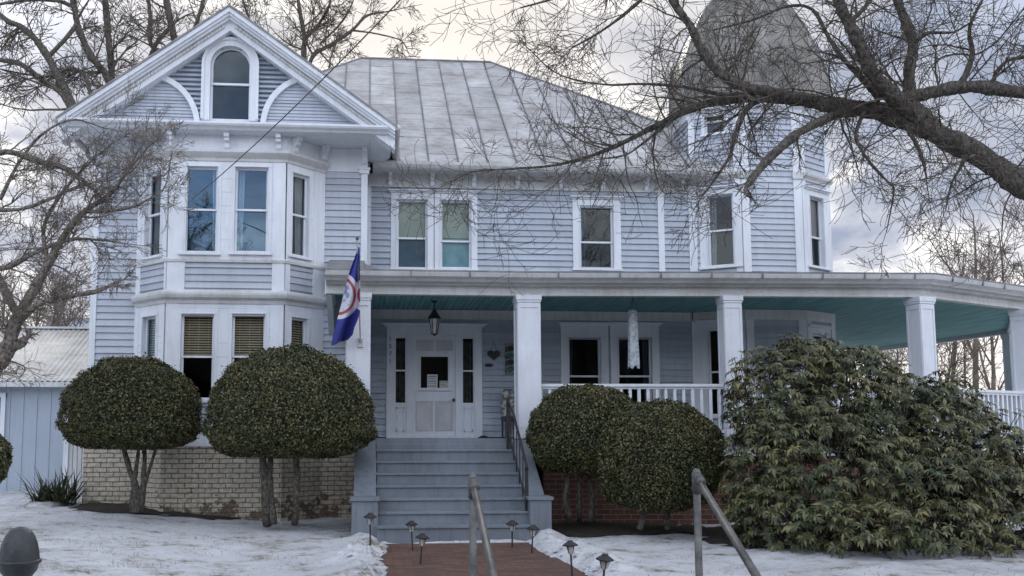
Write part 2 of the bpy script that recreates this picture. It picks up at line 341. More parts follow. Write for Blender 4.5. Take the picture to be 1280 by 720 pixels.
class Frame:
    """vertical plane through a->b (plan points); F(u, z, d) = point u along, z up, d outward"""
    def __init__(s, a, b):
        s.a = Vector((a[0], a[1], 0)); v = Vector((b[0] - a[0], b[1] - a[1], 0)); s.L = v.length; s.u = v / s.L; s.n = Vector((s.u.y, -s.u.x, 0))
    def __call__(s, u, z, d=0.0):
        p = s.a + s.u * u + s.n * d; return (p.x, p.y, z)
    def pix(s, px, py, d=0.0):
        r = ray(px, py); c = Vector((0, 0, ZE)); k = (s.a + s.n * d - c).dot(s.n) / r.dot(s.n); h = c + r * k
        return (h - s.a).dot(s.u), h.z

def rect_hole(u0, u1, z0, z1): return lambda z: (u0, u1) if z0 < z < z1 else None
def intervals(base, holes):
    def fn(z):
        iv = [base(z)] if callable(base) else [base]
        iv = [i for i in iv if i and i[1] > i[0]]
        for h in holes:
            q = h(z)
            if not q: continue
            out = []
            for a, b in iv:
                if q[1] <= a or q[0] >= b: out.append((a, b)); continue
                if q[0] > a: out.append((a, q[0]))
                if q[1] < b: out.append((q[1], b))
            iv = out
        return iv
    return fn
SRNG = random.Random(99)
def siding(mb, F, z0, z1, step, fn, out=0.030, inn=0.002):
    f0 = fn
    n = max(1, round((z1 - z0) / step)); st = (z1 - z0) / n
    for i in range(n):
        a = z0 + i * st; b = a + st; ia, ib, im = fn(a + .002), fn(b - .002), fn((a + b) / 2)
        if not (len(ia) == len(ib) == len(im)): ia = ib = im
        pieces = []
        for (p0, p1), (q0, q1) in zip(ia, ib):
            if p1 - p0 > 1.6 and abs(p0 - q0) < 1e-6 and abs(p1 - q1) < 1e-6:      # boards butt at uneven lengths
                cuts = [p0]
                while p1 - cuts[-1] > 2.6: cuts.append(cuts[-1] + SRNG.uniform(1.1, 2.4))
                cuts.append(p1); pieces += [((c0 + .0015, c1 - .0015), (c0 + .0015, c1 - .0015)) for c0, c1 in zip(cuts, cuts[1:])]
            else: pieces.append(((p0, p1), (q0, q1)))
        for (p0, p1), (q0, q1) in pieces:
            out_ = out + SRNG.uniform(-.003, .003); a = z0 + i * st + SRNG.uniform(-.002, .002)
            mb.add([F(p0, a, out_), F(p1, a, out_), F(q1, b, inn), F(q0, b, inn), F(p0, a, inn - .001), F(p1, a, inn - .001)], [(0, 1, 2, 3), (4, 5, 1, 0)])

# window openings: glass rectangle in (u, z); trim, sashes and panes are separate meshes
def window(root, F, u0, u1, z0, z1, cas=0.10, head=0.12, split=0.5, cap='cornice', sill=True, inside=(), gl='glass', label=None, casR=None, muntin=None):
    casR = cas if casR is None else casR
    w = MB()
    w.fbox(F, u0 - cas, u0, z0, z1, -.10, .045); w.fbox(F, u1, u1 + casR, z0, z1, -.10, .045)
    w.fbox(F, u0 - cas, u1 + casR, z1, z1 + head, -.10, .047)
    w.fbox(F, u0 - .022, u0 - .004, z0, z1, .045, .058); w.fbox(F, u1 + .004, u1 + .022, z0, z1, .045, .058)
    w.fbox(F, u0 - .022, u1 + .022, z1 + .004, z1 + .022, .047, .058)
    if cap == 'cornice':
        w.fbox(F, u0 - cas - .03, u1 + casR + .03, z1 + head, z1 + head + .03, -.02, .08)
        w.fbox(F, u0 - cas - .06, u1 + casR + .06, z1 + head + .03, z1 + head + .06, -.02, .12)
    if sill: w.fbox(F, u0 - cas - .02, u1 + casR + .02, z0 - .05, z0, -.10, .085)
    else: w.fbox(F, u0 - cas, u1 + casR, z0 - .05, z0, -.10, .043)
    win = w.build('window', 'trim', root, bevel=.004)
    if label: win['label'] = label
    zs = z0 + (z1 - z0) * split; t = .035
    s = MB()
    s.fbox(F, u0, u0 + t, zs, z1, -.075, -.035); s.fbox(F, u1 - t, u1, zs, z1, -.075, -.035)
    s.fbox(F, u0, u1, z1 - t, z1, -.076, -.034); s.fbox(F, u0, u1, zs - .01, zs + .028, -.076, -.03)
    s.fbox(F, u0, u0 + t, z0, zs - .01, -.095, -.055); s.fbox(F, u1 - t, u1, z0, zs - .01, -.095, -.055)
    s.fbox(F, u0, u1, z0, z0 + t * 1.3, -.096, -.054)
    s.build('sash', 'trim', win)
    g = MB(); [g.add([F(u0 + t * .5, a_, d_), F(u1 - t * .5, a_, d_), F(u1 - t * .5, b_, d_), F(u0 + t * .5, b_, d_)], [(0, 1, 2, 3)]) for a_, b_, d_ in ((zs, z1 - t * .5, -.056), (z0 + t * .5, zs, -.076))]
    g.build('glass', gl, win)
    for kind in inside:
        if kind[0] == 'curtain':           # ('curtain', side, width fraction)
            c = MB(); a = u0 if kind[1] < 0 else u1; W = (u1 - u0) * kind[2]; top = []; n = 18
            for k in range(n + 1):
                f = k / n; uu = a - kind[1] * f * W; dd = -.16 + .02 * math.sin(f * 17 + 1)
                flare = 1
                top.append((F(uu, z1 + .02, dd), F(a - kind[1] * f * W * .75, z0 - .02, dd)))
            vs = [p for q in top for p in q]; fs = [(2*k, 2*k+1, 2*k+3, 2*k+2) for k in range(n)]
            c.add(vs, fs); c.build('curtain', kind[3] if len(kind) > 3 else 'curtain', win)
        elif kind[0] == 'shade':           # ('shade', material, lo fraction, hi fraction)
            c = MB(); c.fbox(F, u0 + .0, u1 - .0, z0 + (z1 - z0) * kind[2], z0 + (z1 - z0) * kind[3], -.115, -.108); c.build('shade', kind[1], win)
        elif kind[0] == 'blind':           # slats over a fraction of the height
            c = MB(); zz = z1 - .02; lo = z0 + (z1 - z0) * kind[1]
            while zz > lo:
                c.add([F(u0 + .01, zz, -.125), F(u1 - .01, zz, -.125), F(u1 - .01, zz - .027, -.105), F(u0 + .01, zz - .027, -.105)], [(0, 1, 2, 3)])
                zz -= .045
            for q in (.2, .5, .8): c.fbox(F, u0 + (u1-u0)*q - .004, u0 + (u1-u0)*q + .004, lo, z1, -.119, -.117)
            c.fbox(F, u0 + .01, u1 - .01, lo - .03, lo - .005, -.15, -.12)
            c.build('blind', 'blind', win)
    return win
def win_px(root, F, a, b, top, bot, **kw):
    """glass rectangle from photo measurements (a,b = left/right, top at mid, bottom)"""
    m = (a + b) / 2; u0, _ = F.pix(a, top); u1, _ = F.pix(b, top); _, z1 = F.pix(m, top); _, z0 = F.pix(m, bot)
    return u0, u1, z0, z1

# ------------------------------------------------------------------ ground
def sstep(a, b, x): t = min(1, max(0, (x - a) / (b - a))); return t * t * (3 - 2 * t)
def hsh(x, y):
    return math.sin(x * 1.7 + 1.3 * math.sin(y * 1.1)) * math.cos(y * 1.9 + math.sin(x * .8)) 
def path_edges(y):   # brick walk between front steps and street
    t = (13.6 - y) / 8
    return 0.25 - .25 * t + .07 * math.sin(y * 3.1) , 2.35 + .35 * t + .07 * math.sin(y * 2.3 + 1)
def gz(x, y):
    z = -1.30 - .16 * sstep(-4.5, -1, x)
    z += .10 * sstep(-3, -5, x) * sstep(13, 17, y)
    z -= .25 * sstep(6.2, 4.6, y)
    z += .025 * hsh(x * 1.3, y * 1.3) + .014 * hsh(x * 4.1 + 2, y * 3.7) + .010 * hsh(x * 9.3 + y * 2, y * 8.7 - x)
    if y < 13.7:
        l, r = path_edges(y); e = min(x - l, r - x)
        z += .10 * math.exp(-((e + .28) / .22) ** 2) * (1 + .5 * math.sin(x * 5 + y * 7)) if e < 0 else 0
        if e > -.12: z -= .11 * sstep(-.12, .05, e)
    if x > 9: z += .25 * sstep(9, 16, x) * sstep(11, 13, y)
    z += .03 * sstep(30, 60, y) * 0
    return z
xs = sorted(set([-300, -180, -110, -70, -45, -30, -22, -17, -14] + [round(-12 + .14 * i, 3) for i in range(190)] + [16, 19, 24, 32, 45, 70, 110, 180, 300]))
ys = sorted(set([-60, -30, -15, -8, -4, 0, 2] + [round(3 + .14 * i, 3) for i in range(124)] + [21, 23, 26, 30, 36, 45, 60, 80, 120, 180, 260, 400]))
g = MB()
for y in ys:
    for x in xs: g.v.append((x, y, gz(x, y)))
nx = len(xs)
for j in range(len(ys) - 1):
    for i in range(nx - 1): g.f.append((j*nx+i, j*nx+i+1, (j+1)*nx+i+1, (j+1)*nx+i))
tag(g.build('ground', 'snow', smooth=True, uv=False), kind='structure')
pm = MB(); q = []
py_ = [5.0 + .2 * i for i in range(44)]
for y in py_:
    l, r = path_edges(y); zc = -1.46 - .25 * sstep(6.2, 4.6, y) - .055
    q.append(((l - .12, y, zc), (r + .12, y, zc)))
pm.add([p for a in q for p in a], [(2*i, 2*i+1, 2*i+3, 2*i+2) for i in range(len(q) - 1)])
tag(pm.build('brick_path', 'brick_path'), kind='structure')
# dark planting bed against the foundation
def bed(pts, nm='planting_bed'):
    b = MB(); c = (sum(p[0] for p in pts) / len(pts), sum(p[1] for p in pts) / len(pts)); n = len(pts)
    rings = 6; vs = []
    for k in range(rings + 1):
        f = k / rings
        for p in pts:
            x = c[0] + (p[0] - c[0]) * f; y = c[1] + (p[1] - c[1]) * f; vs.append((x, y, gz(x, y) + .012 + .03 * (1 - f) + .008 * math.sin(x * 19 + y * 13)))
    fs = [(k*n+i, k*n+(i+1)%n, (k+1)*n+(i+1)%n, (k+1)*n+i) for k in range(rings) for i in range(n)]
    b.add(vs, fs); return tag(b.build(nm, 'mulch', smooth=True), kind='structure')
def blobpoly(x0, x1, y0, y1, n=40, seed=0, amp=.06):
    rr = random.Random(seed); cx, cy = (x0+x1)/2, (y0+y1)/2; out = []
    for i in range(n):
        a = 2*math.pi*i/n; c, s_ = math.cos(a), math.sin(a); k = 1 + rr.uniform(-amp, amp)
        out.append((cx + (x1-x0)/2*k*math.copysign(abs(c)**.6, c), cy + (y1-y0)/2*k*math.copysign(abs(s_)**.6, s_)))
    return out
bed(blobpoly(PX(82, 16.2), PX(300, 16.2), 16.15, 17.6, seed=2))
bed(blobpoly(PX(655, 14.5), PX(905, 14), 13.9, 15.9, seed=3))
bed(blobpoly(PX(910, 12), PX(1330, 12.5), 11.7, 15.2, seed=4))
# street in front
rd = MB(); rd.box(-200, 200, -9, 1.5, -1.95, -1.62); tag(rd.build('street', 'asphalt'), kind='structure')
# far hill
h = MB(); n = 60; vs = []
for i in range(n + 1):
    x = -260 + 520 * i / n
    hz = 9 + 5 * math.sin(x * .013 + 1) + 2 * math.sin(x * .05)
    vs += [(x, 180, -2), (x, 230, hz * .7), (x, 290, hz)]
h.add(vs, [(3*i+k, 3*i+3+k, 3*i+4+k, 3*i+1+k) for i in range(n) for k in (0, 1)])
tag(h.build('hill', 'hill', smooth=True), kind='structure')

h = MB(); n = 60; vs = []  # unseen hill added behind the camera to darken the window reflections
for i in range(n + 1):
    a = R(180 + 180 * i / n); rd_ = 75; x, y = math.cos(a) * rd_ * 1.2, math.sin(a) * rd_
    hz = 16 + 3 * math.sin(i * .5) + 2.2 * math.sin(i * 1.3 + 1)
    vs += [(x, y, -3), (x * 1.05, y * 1.05, hz * .75), (x * 1.25, y * 1.25, hz * 1.1)]
h.add(vs, [(3*i+k, 3*i+3+k, 3*i+4+k, 3*i+1+k) for i in range(n) for k in (0, 1)])
tag(h.build('unseen_dark_hill', mat('dark_hill_backdrop', (.035, .035, .032), (.10, .085, .07), .35, 1.0, detail=9), smooth=True), kind='structure')

# ================================================================== THE HOUSE
YM, YE, YW, YB = 18.6, 18.1, 17.3, 16.65
house = thing('victorian_house', (0, 18, -1.4), 'large two storey blue grey clapboard Victorian house with gabled bay, corner tower and wraparound porch', 'house')
WL = (PX(113, YW, 390), YW); B0 = (PX(172, YW, 380), YW); B1 = (PX(208, YB, 380), YB); B2 = (PX(355, YB, 380), YB); B3 = (PX(403, YW, 380), YW); WR = (PX(459, YW, 300), YW)
MR = (PX(864, YM, 300), YM)
T1 = (PX(928, 18.05, 290), 18.05); T2 = (PX(1003, 18.05, 290), 18.05); T3 = (PX(1037, 18.58, 290), 18.58)
T0 = (MR[0], 18.595)
zb = lambda y: PZ(y, YB, 280)
FWl, FBl, FBf, FBr, FWr = Frame(WL, B0), Frame(B0, B1), Frame(B1, B2), Frame(B2, B3), Frame(B3, WR)
FM = Frame((WR[0], YM), (MR[0], YM)); FTl, FTf, FTr = Frame(T0, T1), Frame(T1, T2), Frame(T2, T3)
ZSILL1 = -.14
z_mid0, z_mid1 = zb(378), zb(366)
z_top0, z_top1 = zb(199), zb(187)
z_sof = zb(165) - .06
# --- foundation
f = MB(); fpath = [(WL[0], 26), WL, B0, B1, B2, B3, WR, (WR[0], YM)]
f.mould(fpath, [(-.25, -1.7), (.02, -1.7), (.02, ZSILL1), (-.25, ZSILL1)])
f.build('foundation', 'brick_white', house)
f = MB(); f.mould(fpath, [(-.2, ZSILL1), (.05, ZSILL1), (.05, ZSILL1 + .05), (.035, ZSILL1 + .20), (-.2, ZSILL1 + .20)])
f.build('water_table', 'trim', house)
def blank(F, h=()): return intervals((0, F.L), list(h))
# --- bay windows (glass from the photograph)
wins = {}
def wp(F, a, b, t, bo): return win_px(None, F, a, b, t, bo)
# upper bay
sd = MB()
zu0 = zb(327)
specs_up = {FBl: [wp(FBl, 186, 205, 216, 320)], FBf: [wp(FBf, 233, 273, 209, 316), wp(FBf, 295, 336, 210, 316)], FBr: [wp(FBr, 364.5, 385, 219, 321)]}
specs_lo = {FBl: [wp(FBl, 181, 198, 396, 500)], FBf: [wp(FBf, 227.5, 268, 393, 500), wp(FBf, 291, 332, 393, 500)], FBr: [wp(FBr, 362.5, 383, 398, 500)]}
def hole_of(r): return rect_hole(r[0] - .02, r[1] + .02, r[2] - .02, r[3] + .02)
for F in (FBl, FBf, FBr):
    hs = [hole_of(r) for r in specs_up[F] + specs_lo[F]]
    siding(sd, F, ZSILL1 + .2, z_top0, .125, blank(F, hs))
for F in (FWl, FWr): siding(sd, F, ZSILL1 + .2, z_top0, .125, blank(F))
sd.build('wing_siding', 'siding', house)
t = MB()   # plain boards between and beside bay windows
zr_up = (specs_up[FBf][0][2], specs_up[FBf][0][3]); zr_lo = (specs_lo[FBf][0][2], specs_lo[FBf][0][3])
for zr, sp, lo, hi in ((zr_up, specs_up, zu0, z_top0), (zr_lo, specs_lo, zr_lo[0] - .1, z_mid0)):
    for F in (FBl, FBf, FBr):
        r = sorted(sp[F]); edges = [0] + [e for q in r for e in (q[0] - .02, q[1] + .02)] + [F.L]
        for k in range(0, len(edges), 2):
            t.fbox(F, edges[k], edges[k + 1], lo, hi, -.01, .030)
        for q in r: t.fbox(F, q[0] - .02, q[1] + .02, q[3] + .02, hi, -.01, .030); t.fbox(F, q[0] - .02, q[1] + .02, lo, q[2] - .02, -.01, .030)
t.build('bay_panelling', 'trim', house)
ins = {0: (('curtain', 1, .22),), 1: (('curtain', -1, .25), ('curtain', 1, .12)), 2: (('curtain', 1, .45),), 3: (('curtain', -1, .3),)}
window(house, FBl, *specs_up[FBl][0], gl='glass_dark', cas=.05, head=.08, cap=None, inside=(('curtain', -1, .3),))
window(house, FBf, *specs_up[FBf][0], cas=.07, head=.09, cap=None, inside=ins[0])
window(house, FBf, *specs_up[FBf][1], cas=.07, head=.09, cap=None, inside=ins[1])
window(house, FBr, *specs_up[FBr][0], gl='glass_dark', cas=.06, head=.08, cap=None, inside=ins[2])
window(house, FBl, *specs_lo[FBl][0], cas=.05, head=.08, cap=None, inside=(('blind', .52),))
window(house, FBf, *specs_lo[FBf][0], cas=.07, head=.09, cap=None, inside=(('blind', .55),), gl='glass_porch', label='ground floor bay window with tan slatted blind halfway down')
window(house, FBf, *specs_lo[FBf][1], cas=.07, head=.09, cap=None, inside=(('blind', .55),), gl='glass_porch')
window(house, FBr, *specs_lo[FBr][0], cas=.06, head=.08, cap=None, inside=(('blind', .52),), gl='glass_porch')
# corner boards of bay + wing
cb = MB()
def corner(F, u0, u1, z0, z1, d=.038): MB().fbox(F, u0, u1, z0, z1, -.02, d).build('corner_board', 'trim', house)
for z0, z1 in ((ZSILL1 + .2, z_mid0), (z_mid1, z_top0)):
    for F in (FBl, FBf, FBr):
        wL, wR = (.30 if F is FBf and z0 > 1 else .12), (.12)
        if F is FBf: a = F.pix(231, 350)[0] if z0 > 1 else F.pix(224, 350)[0]; b = F.pix(340, 350)[0]
        elif F is FBl: a = .11; b = F.L - .05
        else: a = .10; b = F.pix(390, 350)[0]
        corner(F, 0, a, z0, z1); corner(F, b, F.L, z0, z1)
corner(FWl, 0, .11, ZSILL1 + .2, z_top0); corner(FWl, FWl.L - .04, FWl.L, ZSILL1 + .2, z_top0)
corner(FWr, FWr.L - .12, FWr.L, ZSILL1 + .2, z_top0 + .02, .045)
cb.fbox(FWr, FWr.L - .16, FWr.L + .03, z_top0 - .04, z_top0 + .04, -.02, .08); cb.fbox(FWr, FWr.L - .19, FWr.L + .05, z_top0 + .04, z_top0 + .07, -.02, .10)
cb.build('corner_capital', 'trim', house)
# cornices: middle skirt, window-sill band and top of bay
c = MB(); bayp = [B0, B1, B2, B3]
c.mould(bayp, [(0, z_mid0 - .03), (.05, z_mid0 - .03), (.06, z_mid0 + .03), (.13, z_mid0 + .07), (.15, z_mid0 + .12), (.15, z_mid0 + .16), (.03, z_mid1 + .05), (0, z_mid1 + .05)])
c.mould(bayp, [(0, zu0 - .02), (.055, zu0 - .02), (.06, zu0 + .03), (.04, zu0 + .05), (0, zu0 + .05)])
c.mould(bayp, [(0, z_top0 - .05), (.05, z_top0 - .05), (.06, z_top0), (.12, z_top0 + .05), (.16, z_top0 + .09), (.16, z_top0 + .13), (.02, z_top0 + .17), (0, z_top0 + .17)])
c.build('bay_cornice', 'trim_dirty', house, bevel=.003)
fz = MB(); fz.mould([WL, B0, B1, B2, B3, WR], [(-.1, z_top0), (.025, z_top0), (.025, z_sof), (-.1, z_sof)])
fz.build('frieze', 'trim', house)
def bracket(F, u, ztop, hgt=.30, dep=.20, w=.09):
    b = MB(); z = ztop
    prof = [(0, z), (dep, z), (dep, z - hgt * .28), (dep * .75, z - hgt * .34), (dep * .8, z - hgt * .5), (dep * .45, z - hgt * .62), (dep * .42, z - hgt * .85), (dep * .2, z - hgt), (0, z - hgt)]
    n = len(prof); a = [F(u - w/2, zz, d + .024) for d, zz in prof]; c_ = [F(u + w/2, zz, d + .024) for d, zz in prof]
    b.add(a + c_, [tuple(range(n)), tuple(reversed(range(n, 2*n)))] + [(i, i+n, (i+1) % n + n, (i+1) % n) for i in range(n)])
    return b.build('bracket', 'trim', house)
for F, px in ((FBf, 215), (FBf, 285), (FBf, 349), (FBr, 366), (FBr, 401), (FWr, 407), (FWr, 456), (FBl, 200), (FBl, 178), (FWl, 118), (FWl, 165)):
    bracket(F, F.pix(px, 176)[0], z_sof)
# --- wing gable
YR = 16.28
pk = P(287, 9, YR); el = P(74, 145, YR); er = P(494, 161, YR)
ez = (el.z + er.z) / 2; xl, xr, xp, zp = el.x, er.x, pk.x, pk.z
slopeL = (zp - ez) / (xp - xl); slopeR = (zp - ez) / (xr - xp)
def rz(x, dz=0): return (zp - slopeL * (xp - x) if x < xp else zp - slopeR * (x - xp)) + dz
# soffit slab
s = MB(); s.box(xl + .452, xr - .452, 16.652, YM + .4, z_sof + .004, z_sof + .06)
s.build('wing_soffit', 'trim', house)
FG = Frame((xl, 16.62), (xr, 16.62)); gx = lambda x: x - xl
z_c1 = PZ(154, 16.5, 300)
# attic wall: louvred centre and lapped spandrels inside quarter circles
aL, aR = FG.pix(180, 158), FG.pix(395, 160); rad = .96
au0, au1 = FG.pix(263.5, 105)[0], FG.pix(313.5, 105)[0]; az0 = FG.pix(288, 151)[1]; azs = FG.pix(288, 83)[1]; auc = (au0 + au1) / 2; arad = (au1 - au0) / 2
def gable_base(dz):
    def fn(z):
        zz = z + dz
        if zz >= zp: return None
        return ((xp - (zp - zz) / slopeL) - xl, (xp + (zp - zz) / slopeR) - xl)
    return fn
def arch_hole(r):
    def fn(z):
        if z < az0 - .1: return None
        k = 0
        if z <= azs: return (auc - r, auc + r)
        k = r * r - (z - azs) ** 2
        return (auc - math.sqrt(k), auc + math.sqrt(k)) if k > 0 else None
    return fn
def disc(c, r, side):
    def fn(z):
        k = r * r - (z - c[1]) ** 2
        if k <= 0: return None
        e = math.sqrt(k); return (-9, c[0] + e) if side < 0 else (c[0] - e, 99)
    return fn
lv = MB(); siding(lv, FG, z_c1, zp - .3, .088, intervals(gable_base(.3), [arch_hole(arad + .03), disc(aL, rad, -1), disc(aR, rad, 1)]), out=.055, inn=-.02)
lv.build('gable_louvres', 'siding_warm', house)
def inside_disc(c, r, side):
    bf = gable_base(.3)
    def fn(z):
        b = bf(z); k = r * r - (z - c[1]) ** 2
        if not b or k <= 0: return None
        e = math.sqrt(k)
        return (b[0], min(c[0] + e, b[1])) if side < 0 else (max(c[0] - e, b[0]), b[1])
    return fn
for c_, sd_i in ((aL, -1), (aR, 1)):
    sp_ = MB(); siding(sp_, FG, z_c1, zp - .4, .062, intervals(inside_disc(c_, rad, sd_i), []), out=.022); sp_.build('gable_spandrel', 'siding', house)
ar = MB()
def ring(F, c, r0, r1, a0, a1, d0, d1, n=28, mb=None):
    mb = mb or ar
    for k in range(n):
        p, q = a0 + (a1 - a0) * k / n, a0 + (a1 - a0) * (k + 1) / n
        mb.fprism(F, [(c[0] + r0 * math.cos(p), c[1] + r0 * math.sin(p)), (c[0] + r1 * math.cos(p), c[1] + r1 * math.sin(p)), (c[0] + r1 * math.cos(q), c[1] + r1 * math.sin(q)), (c[0] + r0 * math.cos(q), c[1] + r0 * math.sin(q))], d0, d1)
ring(FG, aL, rad - .05, rad + .05, R(0), R(74), -.02, .075); ar.build('gable_arc_trim', 'trim', house)
ar = MB(); ring(FG, aR, rad - .05, rad + .05, R(106), R(180), -.02, .075, mb=ar); ar.build('gable_arc_trim', 'trim', house)
# arched attic window
aw = MB()
aw.fbox(FG, au0 - .15, au0, az0 - .02, azs, -.12, .085); aw.fbox(FG, au1, au1 + .15, az0 - .02, azs, -.12, .085)
ring(FG, (auc, azs), arad, arad + .15, 0, math.pi, -.12, .085, 32, aw)
ring(FG, (auc, azs), arad + .105, arad + .155, 0, math.pi, .085, .11, 32, aw); aw.fbox(FG, au0 - .155, au0 - .105, az0, azs, .085, .11); aw.fbox(FG, au1 + .105, au1 + .155, az0, azs, .085, .11)
aw = aw.build('window', 'trim', house, smooth=False); aw['label'] = 'round arched window high in the front gable'
ss = MB(); azm = FG.pix(288, 105)[1]
ring(FG, (auc, azs), arad - .035, arad, 0, math.pi, -.07, -.03, 28, ss); ss.fbox(FG, au0, au0 + .035, az0, azs, -.07, -.03); ss.fbox(FG, au1 - .035, au1, az0, azs, -.07, -.03)
ss.fbox(FG, au0, au1, azm - .02, azm + .02, -.07, -.01); ss.fbox(FG, au0, au1, az0, az0 + .04, -.07, -.02)
ss.build('sash', 'trim', aw)
ag = MB(); n = 24; poly = [(au0 + .01, az0), (au1 - .01, az0)] + [(auc + (arad - .01) * math.cos(math.pi * k / n), azs + (arad - .01) * math.sin(math.pi * k / n)) for k in range(n + 1)]
ag.fprism(FG, poly, -.055, -.05); ag.build('glass', 'glass_dark', aw)
sh = MB(); sh.fbox(FG, au0, au1, az0, azs + arad, -.20, -.19); sh.build('shade', 'navy_shade', aw)
# rake boards (crown and dentil band), roof planes
rk = MB()
def rake(dz0, dz1, y0, y1, mb):
    for a, b, e in ((xl, xp, 0), (xp, xr, 1)):
        poly = [(a, rz(a) if a != xp else zp), (b, rz(b) if b != xp else zp)]
        vs = []
        for y in (y0, y1):
            vs += [(a, y, rz(a, -dz0)), (b, y, rz(b, -dz0)), (b, y, rz(b, -dz1)), (a, y, rz(a, -dz1))]
        mb.add(vs, [(0, 3, 2, 1), (4, 5, 6, 7), (0, 1, 5, 4), (3, 7, 6, 2), (0, 4, 7, 3), (1, 2, 6, 5)])
rake(0.0, .10, YR - .05, 16.7, rk); rake(.10, .15, YR - .01, 16.7, rk); rake(.15, .20, YR + .04, 16.7, rk); rake(.20, .385, YR + .12, 16.7, rk)
rk.build('rake_board', 'trim', house)
for side in (-1, 1):
    dn = MB()
    L = math.hypot((xp - xl), zp - ez) - .5; nD = 40; sl = slopeL if side < 0 else slopeR
    for k in range(nD):
        x = xp + side * (.12 + (abs((xl if side < 0 else xr) - xp) - .45) * k / nD)
        zt = rz(x, -.21); w = .028
        dn.add([(x - w, YR + .085, rz(x - w, -.21)), (x + w, YR + .085, rz(x + w, -.21)), (x + w, YR + .085, rz(x + w, -.27)), (x - w, YR + .085, rz(x - w, -.27)),
                (x - w, YR + .13, rz(x - w, -.21)), (x + w, YR + .13, rz(x + w, -.21)), (x + w, YR + .13, rz(x + w, -.27)), (x - w, YR + .13, rz(x - w, -.27))],
               [(0, 3, 2, 1), (0, 1, 5, 4), (3, 7, 6, 2), (0, 4, 7, 3), (1, 2, 6, 5)])
    tag(dn.build('dentil_band', 'trim_dirty', house))
gc = MB(); zc0 = z_sof; zc1 = z_c1
xa, xb = xl + .03, xr - .03
gp = [(xl + .25, YM), (xl + .25, 16.45), (xr - .25, 16.45), (xr - .25, YE + .1)]
gc.mould(gp, [(-.2, zc0), (.10, zc0), (.13, zc0 + .03), (.19, zc0 + .06), (.21, zc0 + .09), (.21, zc0 + .125), (-.2, zc0 + .15)])
gc.build('gable_cornice', 'trim', house, bevel=.003)
wr = MB(); yb = 23.5
for side in (-1, 1):
    xe = xl - .04 if side < 0 else xr + .04
    vs = [(xp, YR - .07, zp + .03), (xe, YR - .07, rz(xe, .03)), (xe, yb, rz(xe, .03)), (xp, yb, zp + .03), (xp, YR - .07, zp - .01), (xe, YR - .07, rz(xe, -.01)), (xe, yb, rz(xe, -.01)), (xp, yb, zp - .01)]
    wr.add(vs, [(0, 1, 2, 3) if side < 0 else (0, 3, 2, 1), (4, 5, 1, 0), (5, 6, 2, 1), (4, 7, 6, 5)])
wr.build('wing_roof', 'seam', house)
gt = MB(); gt.tube([(xr + .05, YR - .05, rz(xr) - .03), (xr + .05, YE + .1, rz(xr) - .03)], .055, 8); gt.build('gutter', 'trim_dirty', house, smooth=True); gt = MB(); gt.tube([(xl - .05, YR - .05, rz(xl) - .03), (xl - .05, YM, rz(xl) - .03)], .055, 8)
gt.build('gutter', 'trim_dirty', house, smooth=True)

# --- main body upper wall
zf0 = PZ(237, YM, 700); zE = PZ(203, YE, 560); zsf = zE - .14
pa = wp(FM, 496.5, 534, 250, 336); pb = wp(FM, 551, 588.5, 251, 336); pc = wp(FM, 724.5, 765.5, 258, 336)
# align bottoms with the porch roof, hidden sill
g1 = wp(FM, 710, 750, 422, 520); g2 = wp(FM, 772, 813.5, 422, 520)
dpx = dict(x0=480, x1=606)
du0, du1 = FM.pix(489, 480)[0], FM.pix(601, 480)[0]
zd1 = FM.pix(543, 418)[1]
holes = [hole_of(r) for r in (pa, pb, pc, g1, g2)] + [rect_hole(du0, du1, -.1, zd1)]
sd = MB(); siding(sd, FM, 0.02, zf0, .125, blank(FM, holes), out=.034); sd.build('main_siding', 'siding_warm', house)
fz = MB(); fz.fbox(FM, 0, FM.L, zf0, zsf + .02, -.1, .03); fz.fbox(FM, 0, FM.L, zf0 - .03, zf0 + .02, 0, .05)
fz.fbox(FM, 0, FM.L, 2.44, 2.62, -.02, .04); fz.fbox(FM, 0, FM.L, 2.41, 2.45, 0, .06)
fz.build('frieze', 'trim_dirty', house)
for px in (488, 540, 592, 646, 700, 752, 806, 850): bracket(FM, FM.pix(px, 220)[0], zsf, .26, .18, .08)
u = FM.pix(826, 290)[0]
corner(FM, u - .065, u + .065, 3.3, zf0, .045); corner(FM, 0, .07, 0, zf0, .04); corner(FM, FM.L - .05, FM.L, 0, zf0, .04)
window(house, FM, *pa, cas=.13, casR=.132, head=.14, inside=(('shade', 'shade', .46, 1), ('shade', 'shade_dark', -.02, .44)), gl='glass_porch', split=.44, label='upstairs window with pale green shade down to the middle')
window(house, FM, *pb, cas=.132, casR=.13, head=.14, inside=(('shade', 'shade', .46, 1), ('shade', 'shade_cyan', -.02, .45)), gl='glass_porch', split=.40, label='upstairs window with pale green shade and cyan curtain below')
window(house, FM, *pc, cas=.16, head=.14, split=.42, gl='glass_dark', inside=(('curtain', -1, .25, 'shade_dark'),))
window(house, FM, *g1, cas=.16, head=.25, gl='glass_porch', inside=(('curtain', -1, .2, 'shade_dark'),))
window(house, FM, *g2, cas=.165, head=.25, gl='glass_porch', inside=(('curtain', 1, .2, 'shade_dark'),))
